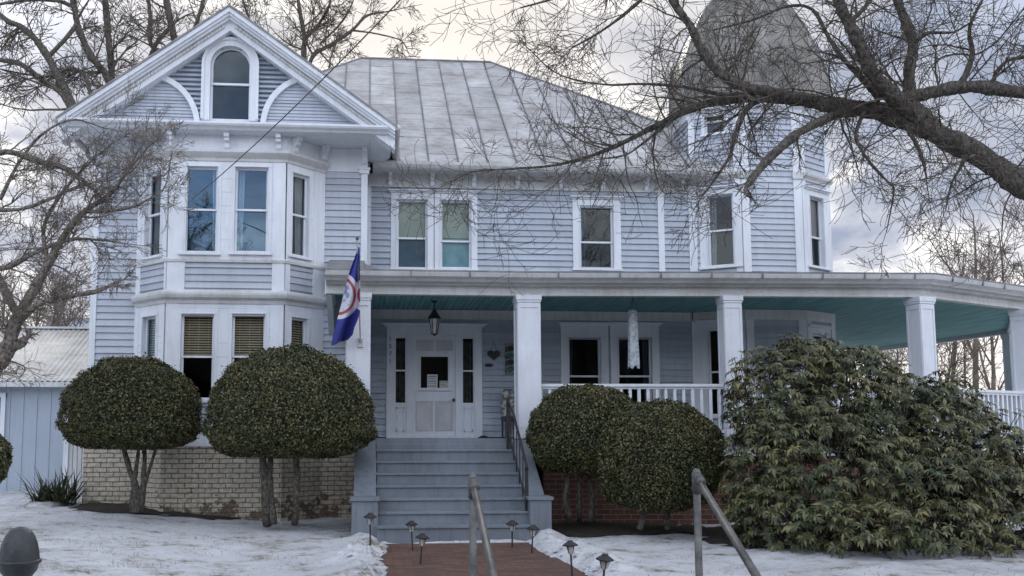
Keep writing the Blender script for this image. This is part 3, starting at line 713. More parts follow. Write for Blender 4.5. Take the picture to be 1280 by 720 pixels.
# --- main hipped roof
rl = P(451, 72, 23.4); rr_ = P(613, 79, 23.4); zr = (rl.z + rr_.z) / 2
xL0 = rl.x - 5.3; xR0 = rr_.x + 5.6; yB = 28.7
E = [Vector((xL0, YE, zE)), Vector((xR0, YE, zE)), Vector((xR0, yB, zE)), Vector((xL0, yB, zE))]
r0, r1 = Vector((rl.x, 23.4, zr)), Vector((rr_.x, 23.4, zr))
mr_ = MB(); mr_.add([E[0], E[1], E[2], E[3], r0, r1], [(0, 1, 5, 4), (1, 2, 5), (2, 3, 4, 5), (3, 0, 4)])
lo_ = [v - Vector((0, 0, .06)) for v in (*E, r0, r1)]
mr_.add(lo_, [(4, 5, 1, 0), (5, 2, 1), (5, 4, 3, 2), (4, 0, 3)]); mr_.add([E[0], E[1], lo_[0], lo_[1]], [(0, 2, 3, 1)])
main_roof = mr_.build('main_roof', 'roof', house)
sm = MB()
def seam(a, b, w=.011, h_=.03):
    a = Vector(a); b = Vector(b); d = (b - a).normalized(); s_ = Vector((1, 0, 0)) * w; nz = s_.normalized().cross(d).normalized() * h_
    if nz.z < 0: nz = -nz
    sm.add([a - s_, a + s_, b + s_, b - s_, a - s_ + nz, a + s_ + nz, b + s_ + nz, b - s_ + nz], [(4, 5, 6, 7), (0, 4, 7, 3), (1, 2, 6, 5), (0, 1, 5, 4)])
x = math.ceil(xL0 / .6) * .6
while x < xR0:
    if x < r0.x: tt = (x - xL0) / (r0.x - xL0)
    elif x > r1.x: tt = (xR0 - x) / (xR0 - r1.x)
    else: tt = 1
    if tt > .02: seam((x, YE, zE + .002), (x, YE + (23.4 - YE) * tt, zE + (zr - zE) * tt + .002))
    x += .6
sm.tube([r0, r1], .04, 6); sm.tube([E[1], r1], .035, 6); sm.tube([E[0], r0], .035, 6)
sm.build('roof_seam', 'seam', main_roof)
ev = MB(); ev.mould([(WR[0] + .1, YE), (MR[0] + .3, YE)], [(-.02, zE - .13), (.03, zE - .13), (.07, zE - .07), (.08, zE - .01), (-.02, zE - .01)])
ev.box(WR[0] + .1, MR[0] + .3, YE + .02, YM + .1, zsf, zsf + .05); ev.box(WR[0] + .1, MR[0] + .3, YE, YE + .03, zsf - .01, zE - .02)
ev.build('eave_gutter', 'trim_dirty', house)
# closing walls and floors (the parts a side step would reveal)
bw = MB(); XR = T3[0]
bw.box(WL[0], WL[0] + .15, YW + .02, 28.2, -1.6, z_sof); bw.box(XR - .15, XR, 18.62, 28.2, -1.6, zE); bw.box(WL[0], XR, 28.05, 28.2, -1.6, zE)
bw.box(WR[0] - .1, WR[0] - .002, YW + .02, YM, -1.6, z_sof)
bw.build('side_wall', 'siding_warm', house)
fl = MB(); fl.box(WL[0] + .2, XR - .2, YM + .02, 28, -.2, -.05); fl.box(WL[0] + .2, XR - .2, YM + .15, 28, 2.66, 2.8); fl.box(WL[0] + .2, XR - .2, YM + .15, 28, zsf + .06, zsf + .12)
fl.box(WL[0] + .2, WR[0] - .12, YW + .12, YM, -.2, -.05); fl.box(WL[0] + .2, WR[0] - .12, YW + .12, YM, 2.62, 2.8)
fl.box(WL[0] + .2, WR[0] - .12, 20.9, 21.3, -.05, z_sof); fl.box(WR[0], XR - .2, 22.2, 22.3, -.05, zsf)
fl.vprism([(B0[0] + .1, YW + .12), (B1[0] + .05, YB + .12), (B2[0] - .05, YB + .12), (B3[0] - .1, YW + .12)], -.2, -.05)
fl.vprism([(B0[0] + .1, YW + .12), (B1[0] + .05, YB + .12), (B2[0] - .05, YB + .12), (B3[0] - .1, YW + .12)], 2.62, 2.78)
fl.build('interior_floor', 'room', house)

# --- tower
TW = house
zt_top = PZ(133, 18.05, 965)
tl2 = wp(FTl, 884, 916, 244, 333); tl1 = wp(FTl, 885, 912, 411, 520); tls = wp(FTl, 880.5, 905.5, 137, 167)
tr2 = wp(FTr, 1009.5, 1026, 247, 333); tr1 = wp(FTr, 1014, 1030, 418, 520)
sd = MB()
siding(sd, FTl, .02, zt_top, .125, blank(FTl, [hole_of(r) for r in (tl2, tl1, tls)]))
siding(sd, FTf, .02, zt_top, .125, blank(FTf)); siding(sd, FTr, .02, zt_top, .125, blank(FTr, [hole_of(r) for r in (tr2, tr1)]))
tcy = 19.0; tcx = (T1[0] + T2[0]) / 2
T4 = (T3[0], 2 * tcy - T3[1]); T5 = (T2[0], 2 * tcy - T2[1]); T6 = (T1[0], 2 * tcy - T1[1]); T7 = (T0[0], 2 * tcy - T0[1])
for a, b in ((T3, T4), (T4, T5), (T5, T6), (T6, T7), (T7, T0)):
    F = Frame(a, b); siding(sd, F, zE - .3 if a != T3 else 3.0, zt_top, .125, blank(F))
sd.build('tower_siding', 'siding', house)
cb2 = MB()
def cbx(F, a, b, z0, z1, d=.04): corner(F, a, b, z0, z1, d)
zc = PZ(222, 18.05, 965)
for z0, z1 in ((0, 2.44), (2.6, zt_top)):
    cbx(FTl, FTl.L - .13, FTl.L, z0, z1); cbx(FTf, 0, .16, z0, z1); cbx(FTf, FTf.L - .17, FTf.L, z0, z1); cbx(FTr, 0, .12, z0, z1); cbx(FTl, 0, .13, z0, z1); cbx(FTr, FTr.L - .14, FTr.L, z0, z1)
window(house, FTl, *tl2, gl='glass_dark', cas=.17, head=.12, inside=(('curtain', -1, .3),), casR=.15)
window(house, FTl, *tl1, cas=.17, head=.12, gl='glass_porch')
wsm = window(house, FTl, *tls, cas=.07, head=.07, cap=None, label='small square window high on the tower', gl='glass_dark', inside=(('shade', 'navy_shade', 0, 1),))
window(house, FTr, *tr2, gl='glass_dark', cas=.12, head=.12, inside=(('shade', 'pinkshade', .42, 1),), casR=.18, split=.42)
window(house, FTr, *tr1, cas=.12, head=.12, gl='glass_porch', casR=.18)
c = MB()
prof = [(0, zc - .04), (.05, zc - .04), (.06, zc), (.12, zc + .05), (.13, zc + .10), (.02, zc + .14), (0, zc + .14)]
c.mould([(T0[0] + .02, T0[1]), T1], prof); c.build('window_head_cornice', 'trim_dirty', house, bevel=.003); c = MB(); c.mould([T2, T3], prof); c.build('window_head_cornice', 'trim_dirty', house, bevel=.003); c = MB()
c.mould([T0, T1, T2, T3], [(0, 2.40), (.04, 2.40), (.05, 2.46), (.05, 2.60), (0, 2.60)])
c.build('tower_cornice', 'trim_dirty', house, bevel=.003)
for a_, b_ in ((-.02, .18), (FTf.L - .19, FTf.L + .02)): MB().fbox(FTf, a_, b_, zc - .03, zc + .12, 0, .07).build('corner_capital', 'trim_dirty', house)
# dome: eight sided bell, profile read from the silhouette
base = [T0, T1, T2, T3, T4, T5, T6, T7]
z94 = PZ(94, 19.0, 940)
dprof = [(1.13, zt_top - .02), (1.13, zt_top + .04), (1.075, zt_top + .09), (1.065, z94 - .25), (1.04, z94), (.985, z94 + .25), (.89, PZ(58, 19, 940)), (.775, PZ(37, 19, 940)), (.64, PZ(17, 19, 940)), (.47, PZ(0, 19, 940)), (.25, PZ(-16, 19, 940)), (.09, PZ(-32, 19, 940)), (.04, PZ(-50, 19, 940)), (.02, PZ(-75, 19, 940))]
d = MB(); n = 8
for s_, z in dprof:
    for x, y in base: d.v.append((tcx + (x - tcx) * s_, tcy + (y - tcy) * (s_ if s_ < 1 else s_), z))
for i in range(len(dprof) - 1):
    for k in range(n): d.f.append((i*n+k, i*n+(k+1) % n, (i+1)*n+(k+1) % n, (i+1)*n+k))
d.f.append(tuple(reversed(range(8))))
dome = d.build('tower_dome', 'dome', house)
rb = MB()
for x, y in base: rb.tube([(tcx + (x - tcx) * s_, tcy + (y - tcy) * s_, z) for s_, z in dprof], .022, 5)
rb.lathe([(.0, 0), (.06, .02), (.03, .08), (.09, .16), (.03, .26), (.015, .7), (0, .75)], (tcx, tcy, dprof[-1][1] - .05), 12, cap=False)
rb.build('dome_rib', 'seam', dome)
tco = MB(); tco.mould([T0, T1, T2, T3, T4, T5, T6, T7], [(0, zt_top - .16), (.05, zt_top - .16), (.07, zt_top - .08), (.16, zt_top - .03), (.16, zt_top), (0, zt_top)], closed=True)
tco.build('tower_cornice', 'trim', house)

# --- wraparound porch
Pp = [(PX(407, 15.9), 15.9), (PX(448, 15.9), 15.9), (PX(659.5, 15.9), 15.9), (PX(913.5, 15.66), 15.66), (PX(1154, 15.5), 15.5), (PX(1281, 16.9), 16.9), (PX(1266, 20.9), 20.9), (PX(1090, 25.9), 26.2)]
line = Pp[1:]; 
zbm, zcl = 2.50, 2.60
full = [(Pp[0][0], YW + .05), Pp[0]] + Pp[2:]
ent = MB()
ent.mould([Pp[0]] + Pp[2:], [(-.14, zbm), (.02, zbm), (.02, zbm + .05), (.0, zbm + .07), (.0, 2.74), (-.14, 2.74)])
ent.build('porch_beam', 'trim_dirty', house, bevel=.004)
gu = MB(); gpth = [Pp[0]] + Pp[2:]
gu.mould(gpth, [(.0, 2.70), (.20, 2.70), (.24, 2.74), (.30, 2.78), (.32, 2.84), (.32, 2.87), (.28, 2.87), (.0, 2.88)])
gu.mould(gpth, [(.0, 2.66), (.10, 2.66), (.13, 2.70), (.0, 2.70)])
gu.build('porch_gutter', 'trim_dirty', house, bevel=.004)
rj = random.Random(5)
for i in range(1, len(gpth)):
    a, b = Vector(gpth[i-1]), Vector(gpth[i]); F = Frame(a, b); u = rj.uniform(.2, .6)
    while u < F.L - .1:
        MB().fbox(F, u, u + .03, 2.775, 2.875, .20, .327).build('gutter_strap', 'seam', house); u += rj.uniform(.7, 1.1)
rf = MB()
inner = [(Pp[0][0], YW + .0), (WR[0], YW), (WR[0], YM), (T0[0], YM), T1, T2, T3, (T3[0], 26.2)]
# porch roof sheet: fan between eave line and house wall
def off(path, dd):
    mb = MB(); mb.mould(path, [(dd, 0), (dd, 1)]); return [mb.v[2 * i][:2] for i in range(len(path))]
eav = off(gpth, .33)
ew = [eav[0], eav[0], (WR[0] + .3, eav[0][1]), eav[1], eav[2], eav[3], eav[4], eav[5], eav[6]]
ww = [(Pp[0][0] - .0, YW - .01), (WR[0] - .05, YW - .01), (WR[0] + .03, YM - .03), (PX(690, YM), YM - .03), (T0[0], YM - .03), (T1[0] - .02, T1[1] - .05), (T2[0] + .02, T2[1] - .05), (T3[0] + .05, T3[1]), (T3[0] + .05, 26.2)]
k = min(len(ew), len(ww)); ew = ew[:k]
ew = [eav[0], (WR[0] - .05, eav[0][1]), (WR[0] + .3, eav[0][1]), eav[1], eav[2], ((eav[2][0] + eav[3][0]) / 2, (eav[2][1] + eav[3][1]) / 2), eav[3], eav[4], eav[6]]
vs = [(x, y, 2.885) for x, y in ew] + [(x, y, 3.36) for x, y in ww] + [(x, y, 2.86) for x, y in ew] + [(x, y, 3.30) for x, y in ww]
n = len(ew)
rf.add(vs, [(i, i + 1, i + 1 + n, i + n) for i in range(n - 1)] + [(i + 1 + 2*n, i + 2*n, i + 3*n, i + 1 + 3*n) for i in range(n - 1)] + [(i + 2*n, i + 1 + 2*n, i + 1, i) for i in range(n - 1)] + [(0, n, 3*n, 2*n)])
rf.build('porch_roof', 'seam', house)
ce = MB(); cpoly = off(gpth, -.10)
ww2 = [(WR[0] - .02, YW), (WR[0], YM - .03), (T0[0], YM - .03), (T1[0], T1[1] - .03), (T2[0], T2[1] - .03), (T3[0] + .03, T3[1]), (T3[0] + .03, 26)]
oo = [cpoly[0], (WR[0] + .1, cpoly[0][1]), cpoly[2], ((cpoly[2][0]*.55 + cpoly[3][0]*.45), (cpoly[2][1]*.55 + cpoly[3][1]*.45)), cpoly[3], cpoly[4], cpoly[6]]
co = [cpoly[0], (WR[0] - .03, cpoly[0][1]), (WR[0] + .25, cpoly[0][1]), cpoly[1], cpoly[2], ((cpoly[2][0] + cpoly[3][0]) / 2, (cpoly[2][1] + cpoly[3][1]) / 2), cpoly[3], cpoly[4], cpoly[5], cpoly[6]]
ci = [(Pp[0][0], YW - .02), (WR[0] - .03, YW - .02), (WR[0] + .02, YM - .03), (PX(690, YM), YM - .03), (T0[0], YM - .03), (T1[0], T1[1] - .03), (T2[0], T2[1] - .03), (T3[0] + .03, T3[1]), (T3[0] + .03, 21.0), (T3[0] + .03, 26.2)]
cm = MB(); n = len(co); cm.add([(x, y, zcl) for x, y in co + ci], [(i, i + n, i + 1 + n, i + 1) for i in range(n - 1)]); cm.build('porch_ceiling', 'ceiling', house)
lft = MB(); lft.box(Pp[0][0] - .02, Pp[0][0] + .12, 15.95, YW - .01, 2.50, 2.74)
lft.add([(Pp[0][0] + .0, 16.0, 2.5), (Pp[0][0] + .1, 16.0, 2.5), (Pp[0][0] + .1, YW - .03, 1.95), (Pp[0][0], YW - .03, 1.95), (Pp[0][0], YW - .03, 2.5), (Pp[0][0] + .1, YW - .03, 2.5)], [(0, 1, 2, 3), (0, 3, 4), (1, 5, 2), (3, 2, 5, 4), (0, 4, 5, 1)])
lft.build('porch_side_brace', 'trim', house)
# floor
fp = off([(Pp[1][0] - .2, 15.9)] + Pp[2:], .16)
flp = fp + list(reversed([(WR[0] - .05, YW + .01), (WR[0], YM + .02), (T0[0], YM + .02), (T1[0], T1[1] + .1), (T2[0], T2[1] + .1), (T3[0], T3[1] + .1), (T3[0], 26.2)]))
fm = MB(); fm.vprism(flp, -.09, 0); fm.build('porch_floor', 'floor_paint', house)
sk = MB(); sk.mould([Pp[2]] + Pp[3:], [(-.02, -.30), (.10, -.30), (.10, -.09), (-.02, -.09)]); sk.build('porch_skirt', 'trim', house)
fr = MB(); fr.mould([(Pp[2][0] + .25, Pp[2][1])] + Pp[3:], [(-.2, -1.7), (.06, -1.7), (.06, -.30), (-.2, -.30)]); fr.build('porch_foundation', 'brick_red', house)
def post(p, wpx, ang=0, base=0):
    w = wpx; b = MB()
    def bx(h_, z0, z1):
        c_, s_ = math.cos(ang), math.sin(ang); pts = []
        for z in (z0, z1):
            for dx, dy in ((-h_, -h_), (h_, -h_), (h_, h_), (-h_, h_)): pts.append((p[0] + dx * c_ - dy * s_, p[1] + dx * s_ + dy * c_, z))
        b.add(pts, [(0,3,2,1),(4,5,6,7),(0,1,5,4),(1,2,6,5),(2,3,7,6),(3,0,4,7)])
    bx(w, base, zbm); bx(w + .02, base, base + .16); bx(w + .03, zbm - .09, zbm - .002); bx(w + .018, zbm - .13, zbm - .09)
    o_ = b.build('porch_post', 'trim', house, bevel=.006)
    pn = MB()
    for k in range(4):
        a = ang + k * math.pi / 2; c_, s_ = math.cos(a), math.sin(a)
        def q(dx, dy, z): return (p[0] + dx * c_ - dy * s_, p[1] + dx * s_ + dy * c_, z)
        e = w - .035; t_ = .012
        for (x0, x1, z0, z1) in ((-w + .002, -e, base + .18, zbm - .14), (e, w - .002, base + .18, zbm - .14), (-e, e, base + .18, base + .26), (-e, e, zbm - .22, zbm - .14)):
            pn.add([q(x0, -w - t_, z0), q(x1, -w - t_, z0), q(x1, -w - t_, z1), q(x0, -w - t_, z1), q(x0, -w, z0), q(x1, -w, z0), q(x1, -w, z1), q(x0, -w, z1)], [(0,1,2,3),(4,0,3,7),(1,5,6,2),(3,2,6,7),(4,5,1,0)])
    pn.build('post_panel_trim', 'trim', o_)
inset = off(gpth, -.06)
PP = {}
post((Pp[1][0], 15.96), .20); post((inset[1][0], 15.97), .195); post((inset[2][0], inset[2][1]), .155); post((inset[3][0], inset[3][1]), .155, R(14)); post((inset[4][0], inset[4][1]), .155, R(42)); post((inset[5][0], inset[5][1]), .13, R(0)); 
post((inset[6][0], inset[6][1] - .3), .13)
def rail(a, b, z=.93):
    F = Frame(a, b); r_ = MB(); r_.fbox(F, .15, F.L - .15, z - .05, z, -.055, .055); r_.fbox(F, .15, F.L - .15, z - .09, z - .05, -.03, .03); r_.fbox(F, .15, F.L - .15, .09, .15, -.035, .035)
    rl_ = r_.build('railing', 'trim', house, bevel=.003)
    n_ = int((F.L - .3) / .155)
    me = None
    for k_ in range(n_):
        u_ = .15 + (F.L - .3) * (k_ + .5) / n_
        if me is None:
            m_ = MB(); m_.fbox(F, u_ - .026, u_ + .026, .15, z - .09, -.026, .026); bl = m_.build('baluster', 'trim', rl_); me = (bl, u_)
        else:
            c_ = me[0].copy(); c_.location = F.u * (u_ - me[1]); COL.objects.link(c_)
rail(inset[1], inset[2], .95); rail(inset[2], inset[3]); rail(inset[3], inset[4], .90); rail(inset[4], inset[5], .90)

# --- front steps
st = MB(); SXa, SXb = PX(471, 14.8, 600), PX(650, 14.8, 600); nS = 8; rise = (1.46) / nS; run = .29
for k in range(nS):
    z1 = -rise * (k + 1) + .0; yF = 15.72 - run * (k + 1)
    if k < nS - 1:
        st.box(SXa, SXb, yF + .03, yF + run + .05, -1.7, z1 - .035)
        st.box(SXa - .01, SXb + .01, yF, yF + run + .03, z1 - .035, z1)
st.box(SXa, SXb, 15.72, 15.98, -1.7, -.09)
st.build('porch_steps', 'floor_paint', house, bevel=.004)
for xa_, xb_ in ((SXa - .36, SXa - .012), (SXb + .012, SXb + .30)):
    yA, yZ = 15.80, 13.95; ck = MB()
    vs = []
    for x_ in (xa_, xb_):
        vs += [(x_, yA, -1.7), (x_, yA, -.03), (x_, yA - .10, -.03), (x_, yZ + .3, -.90), (x_, yZ + .3, -1.7)]
    ck.add(vs, [(0, 1, 2, 3, 4), (9, 8, 7, 6, 5), (1, 6, 7, 2), (2, 7, 8, 3), (3, 8, 9, 4)])
    ck.box(xa_ - .02, xb_ + .02, yZ - .10, yZ + .3, -1.7, -.92); ck.box(xa_ - .05, xb_ + .05, yZ - .13, yZ + .33, -.92, -.87)
    ck.box(xa_ + .05, xb_ - .05, yZ - .11, yZ - .10, -1.6, -1.0)
    ck.build('stair_cheek', 'floor_paint', house, bevel=.006)

# --- entrance: surround, sidelights, door
ent = MB()
zh0, zh1 = FM.pix(543, 419)[1], FM.pix(543, 405.5)[1]
U = lambda px, py=480: FM.pix(px, py)[0]
Zf = lambda py: FM.pix(543, py)[1]
ent.fbox(FM, U(483), U(493), 0, zh0, -.02, .06); ent.fbox(FM, U(593), U(602.5), 0, zh0, -.02, .06)
ent.fbox(FM, U(508), U(515), 0, zh0, -.1, .05); ent.fbox(FM, U(569), U(577), 0, zh0, -.1, .05)
ent.fbox(FM, U(483), U(602.5), zh0, zh1 - .06, -.1, .064)
ent.fbox(FM, U(480), U(605.5), zh1 - .06, zh1 - .02, -.02, .10); ent.fbox(FM, U(477), U(608.5), zh1 - .02, zh1 + .01, -.02, .15)
for a, b in ((493, 508), (577, 593)):
    ent.fbox(FM, U(a), U(b), 0.0, Zf(503.5), -.05, .03); ent.fbox(FM, U(a), U(b), Zf(423), zh0, -.05, .03)
    ent.fbox(FM, U(a), U(a + 1.6), Zf(503.5), Zf(423), -.05, .03); ent.fbox(FM, U(b - 1.6), U(b), Zf(503.5), Zf(423), -.05, .03)
    ent.fbox(FM, U(a + 1.6), U(b - 1.6), Zf(464.5), Zf(462.5), -.05, .02)
    for zz0, zz1 in ((Zf(540), Zf(537)), (Zf(511), Zf(508.5))): ent.fbox(FM, U(a + 2.5), U(b - 2.5), zz0, zz1, .03, .042)
    ent.fbox(FM, U(a + 2.5), U(a + 4), Zf(540), Zf(508.5), .03, .042); ent.fbox(FM, U(b - 4), U(b - 2.5), Zf(540), Zf(508.5), .03, .042)
ent.fbox(FM, U(483), U(602.5), -.005, .04, -.1, .11)
ent.build('entrance_surround', 'trim', house, bevel=.003)
for a, b in ((493, 508), (577, 593)):
    w = MB(); w.fbox(FM, U(a + 1), U(b - 1), Zf(503.5), Zf(423), -.03, -.026); sl = w.build('sidelight', 'glass_porch', house)
    cu = MB(); rr2 = random.Random(a); nn = 16; vs = []
    for k in range(nn + 1):
        uu = U(a + 1) + (U(b - 1) - U(a + 1)) * k / nn; dd = -.09 + .018 * math.sin(k * 1.9); vs += [FM(uu, Zf(426), dd), FM(uu, Zf(503), dd)]
    cu.add(vs, [(2*k, 2*k+1, 2*k+3, 2*k+2) for k in range(0, nn, 1) if k % 4 != 1]); cu.build('curtain', mat('lace_curtain', (.10, .12, .11), (.36, .38, .35), 22, .9, stretch=(1, 1, .35)) if a == 493 else bpy.data.materials['lace_curtain'], sl)
dr = MB()
dU0, dU1 = U(515), U(569); dz1 = zh0 + .005
gU0, gU1, gz0_, gz1_ = U(526), U(560), Zf(485), Zf(446)
D0, D1 = -.03, .008
dr.fbox(FM, dU0, gU0, .03, dz1, D0, D1); dr.fbox(FM, gU1, dU1, .03, dz1, D0, D1); dr.fbox(FM, gU0, gU1, .03, gz0_, D0, D1); dr.fbox(FM, gU0, gU1, gz1_, dz1, D0, D1)
mid = (dU0 + dU1) / 2
def fram(mb, u0, u1, z0, z1, t_=.022, d0=.008, d1=.024):
    mb.fbox(FM, u0, u0 + t_, z0, z1, d0, d1); mb.fbox(FM, u1 - t_, u1, z0, z1, d0, d1); mb.fbox(FM, u0 + t_, u1 - t_, z0, z0 + t_, d0, d1); mb.fbox(FM, u0 + t_, u1 - t_, z1 - t_, z1, d0, d1)
fram(dr, gU0 - .03, gU1 + .03, gz0_ - .03, gz1_ + .03, .03, .008, .03)
dr.fbox(FM, gU0 - .05, gU1 + .05, gz0_ - .06, gz0_ - .03, .008, .045)
door = dr.build('front_door', 'trim', house, bevel=.003)
dpm = mat('door_panel_paint', (.58, .58, .60), (.48, .48, .50), 4, .5)
for a, b, z0, z1 in ((U(521.5), U(540), Zf(437), Zf(427)), (U(546.5), U(564.5), Zf(437), Zf(427)), (U(521.5), U(539.5), Zf(537), Zf(503)), (U(546), U(564.5), Zf(537), Zf(503))):
    pm = MB(); pm.fbox(FM, a, b, z0, z1, .002, .011); fram(pm, a - .015, b + .015, z0 - .015, z1 + .015); fram(pm, a - .03, b + .03, z0 - .03, z1 + .03, .01, .0, .016); pm.build('door_panel', dpm, door)
gm = MB(); gm.fbox(FM, gU0, gU1, gz0_, gz1_, -.015, -.011); gm.build('door_glass', 'glass_porch', door)
kn = MB(); ku, kz = U(566.5), Zf(500); c0 = FM(ku, kz, .05); kn.tube([FM(ku, kz, .008), FM(ku, kz, .04), FM(ku, kz, .055), FM(ku, kz, .075), FM(ku, kz, .085)], [.012, .012, .028, .03, .012], 12); kn.build('door_knob', 'iron', door, smooth=True)
for a, b, z0, z1, lab in ((534, 547, 486, 468, 'notice with blue lines'), (549.5, 561, 485, 476, 'small cream notice')):
    n_ = MB(); n_.fbox(FM, U(a), U(b), Zf(z0), Zf(z1), -.008, -.005); no_ = n_.build('notice', 'white_paper', door); no_['label'] = lab
    k_ = MB(); rr3 = random.Random(a)
    for i in range(5):
        zt = Zf(z1) - (i + .7) * (Zf(z1) - Zf(z0)) / 6; hh = .008 if i % 2 else .018
        k_.fbox(FM, U(a) + .015, U(b) - rr3.uniform(.015, .05), zt - hh, zt, -.005, -.004)
    k_.build('notice_print', 'ink' if a < 540 else mat('faded_ink', (.3, .28, .2), (.35, .33, .25), 20, .8), no_)
def text_mesh(s, size, name, m_, parent, loc, rot=(R(90), 0, 0)):
    cu = bpy.data.curves.new(name, 'FONT'); cu.body = s; cu.size = size; cu.extrude = .004; cu.align_x = 'CENTER'
    tmp = bpy.data.objects.new('tmp', cu); COL.objects.link(tmp); dg = bpy.context.evaluated_depsgraph_get(); me = bpy.data.meshes.new_from_object(tmp.evaluated_get(dg)); bpy.data.objects.remove(tmp)
    me.materials.clear(); me.materials.append(M[m_]); o_ = bpy.data.objects.new(name, me); COL.objects.link(o_); o_.parent = parent
    o_.matrix_parent_inverse = world_of(parent).inverted(); o_.location = loc; o_.rotation_euler = rot; return o_
for i, ch in enumerate('1571'):
    text_mesh(ch, .125, 'house_number', 'iron', house, FM(U(487.5), Zf(427 + i * 9.2), .068))

# ================================================================== hung and placed things on the porch
# lantern
LY = 17.3; lt = P(543, 379, LY); lb = P(543, 419, LY)
lan = thing('hanging_lantern', (lt.x, LY, lt.z), 'black metal and glass lantern hanging over the front door', 'lantern')
sc = (lt.z - lb.z)
m_ = MB(); m_.lathe([(.055, 0), (.055, -.02), (.02, -.04), (.012, -.05), (.012, -.16)], (lt.x, LY, zcl), 12); 
m_.tube([(lt.x, LY, zcl - .1), (lt.x, LY, lt.z - sc * .35)], .009, 6); m_.build('stem', 'iron', lan)
zt = lt.z - sc * .30
m_ = MB(); m_.lathe([(.018, .03), (.03, .0), (.05, -.02), (.06, -.05), (.105, -.12), (.125, -.15), (.125, -.165), (.10, -.17)], (lt.x, LY, zt + .05), 6); m_.build('lantern_roof', 'iron', lan)
m_ = MB(); z0, z1 = lb.z + .02, zt - .115
for k in range(6):
    a = math.pi * k / 3; m_.tube([(lt.x + .095 * math.cos(a), LY + .095 * math.sin(a), z1), (lt.x + .055 * math.cos(a), LY + .055 * math.sin(a), z0)], .008, 5)
m_.lathe([(.05, 0), (.062, .0), (.062, .02), (.05, .02)], (lt.x, LY, z0 - .01), 6); m_.lathe([(.01, -.03), (.03, 0)], (lt.x, LY, z0 - .01), 8); m_.build('lantern_frame', 'iron', lan)
m_ = MB(); m_.lathe([(.052, z0 - lt.z), (.09, z1 - lt.z)], (lt.x, LY, lt.z), 6, cap=False); m_.build('lantern_glass', mat('lantern_glass', (.45, .47, .45), (.55, .56, .54), 6, .2), lan)
m_ = MB(); m_.lathe([(.012, z0 - lt.z + .01), (.014, z0 - lt.z + .1), (.004, z0 - lt.z + .12)], (lt.x, LY, lt.z), 8); m_.build('candle', 'curtain', lan)
# windsock
WY = 16.6; a = P(791, 373, WY); b = P(791, 388, WY); e = P(791, 459, WY)
wsk = thing('windsock', (a.x, WY, a.z), 'long pale fabric windsock hanging from the porch ceiling before the paired windows', 'windsock')
m_ = MB()
for k in range(3):
    an = 2 * math.pi * k / 3; m_.tube([(a.x, WY, a.z + .02), (b.x + .085 * math.cos(an), WY + .085 * math.sin(an), b.z)], .004, 4)
m_.tube([(a.x, WY, a.z + .02), (a.x, WY, zcl)], .004, 4); m_.build('cord', 'iron', wsk)
m_ = MB(); nn = 40; H = b.z - e.z; rows = 12
for j in range(rows + 1):
    f_ = j / rows
    for k in range(nn):
        an = 2 * math.pi * k / nn; r_ = .078 + .022 * f_ + (.014 * f_) * math.sin(an * 7); m_.v.append((b.x + r_ * math.cos(an), WY + r_ * math.sin(an), b.z - H * f_ - (.03 * math.sin(an * 5) if j == rows else 0)))
for j in range(rows):
    for k in range(nn): m_.f.append((j*nn+k, (j+1)*nn+k, (j+1)*nn+(k+1) % nn, j*nn+(k+1) % nn))
m_.build('fabric_sleeve', mat('patterned_pale_fabric', (.62, .64, .66), (.30, .35, .42), 17, .8, lo=.45, hi=.62), wsk, smooth=True)
# heart ornament
HY = 18.55
def flat(poly, y0, y1, name, m_, parent, bevel=0.004):
    b_ = MB(); n_ = len(poly); b_.add([(x, y0, z) for x, z in poly] + [(x, y1, z) for x, z in poly], [tuple(range(n_)), tuple(reversed(range(n_, 2*n_)))] + [(i, i + n_, (i + 1) % n_ + n_, (i + 1) % n_) for i in range(n_)])
    return b_.build(name, m_, parent, bevel=bevel)
hc = P(617, 443.5, HY); hrt = thing('heart_wall_hanging', (hc.x, HY, hc.z), 'dark heart shaped ornament hung by a cord right of the front door', 'ornament')
pts = []
for k in range(40):
    t_ = 2 * math.pi * k / 40; pts.append((hc.x + .0083 * 16 * math.sin(t_) ** 3, hc.z + .0072 * (13 * math.cos(t_) - 5 * math.cos(2*t_) - 2 * math.cos(3*t_) - math.cos(4*t_))))
pts.reverse(); flat(pts, HY - .04, HY - .01, 'heart', 'iron', hrt)
m_ = MB(); top = P(617, 426, HY); m_.tube([(hc.x - .06, HY - .02, hc.z + .08), (top.x, HY - .02, top.z), (hc.x + .06, HY - .02, hc.z + .08)], .006, 5); m_.build('cord', 'iron', hrt)
oc = P(611, 456.5, HY)
ov = flat([(oc.x + .09 * math.cos(-2*math.pi*k/24), oc.z + .032 * math.sin(-2*math.pi*k/24)) for k in range(24)][::-1], HY - .035, HY - .01, 'wall_plaque', 'iron', None)
tag(ov, 'small dark oval plaque just below the heart ornament', 'plaque')
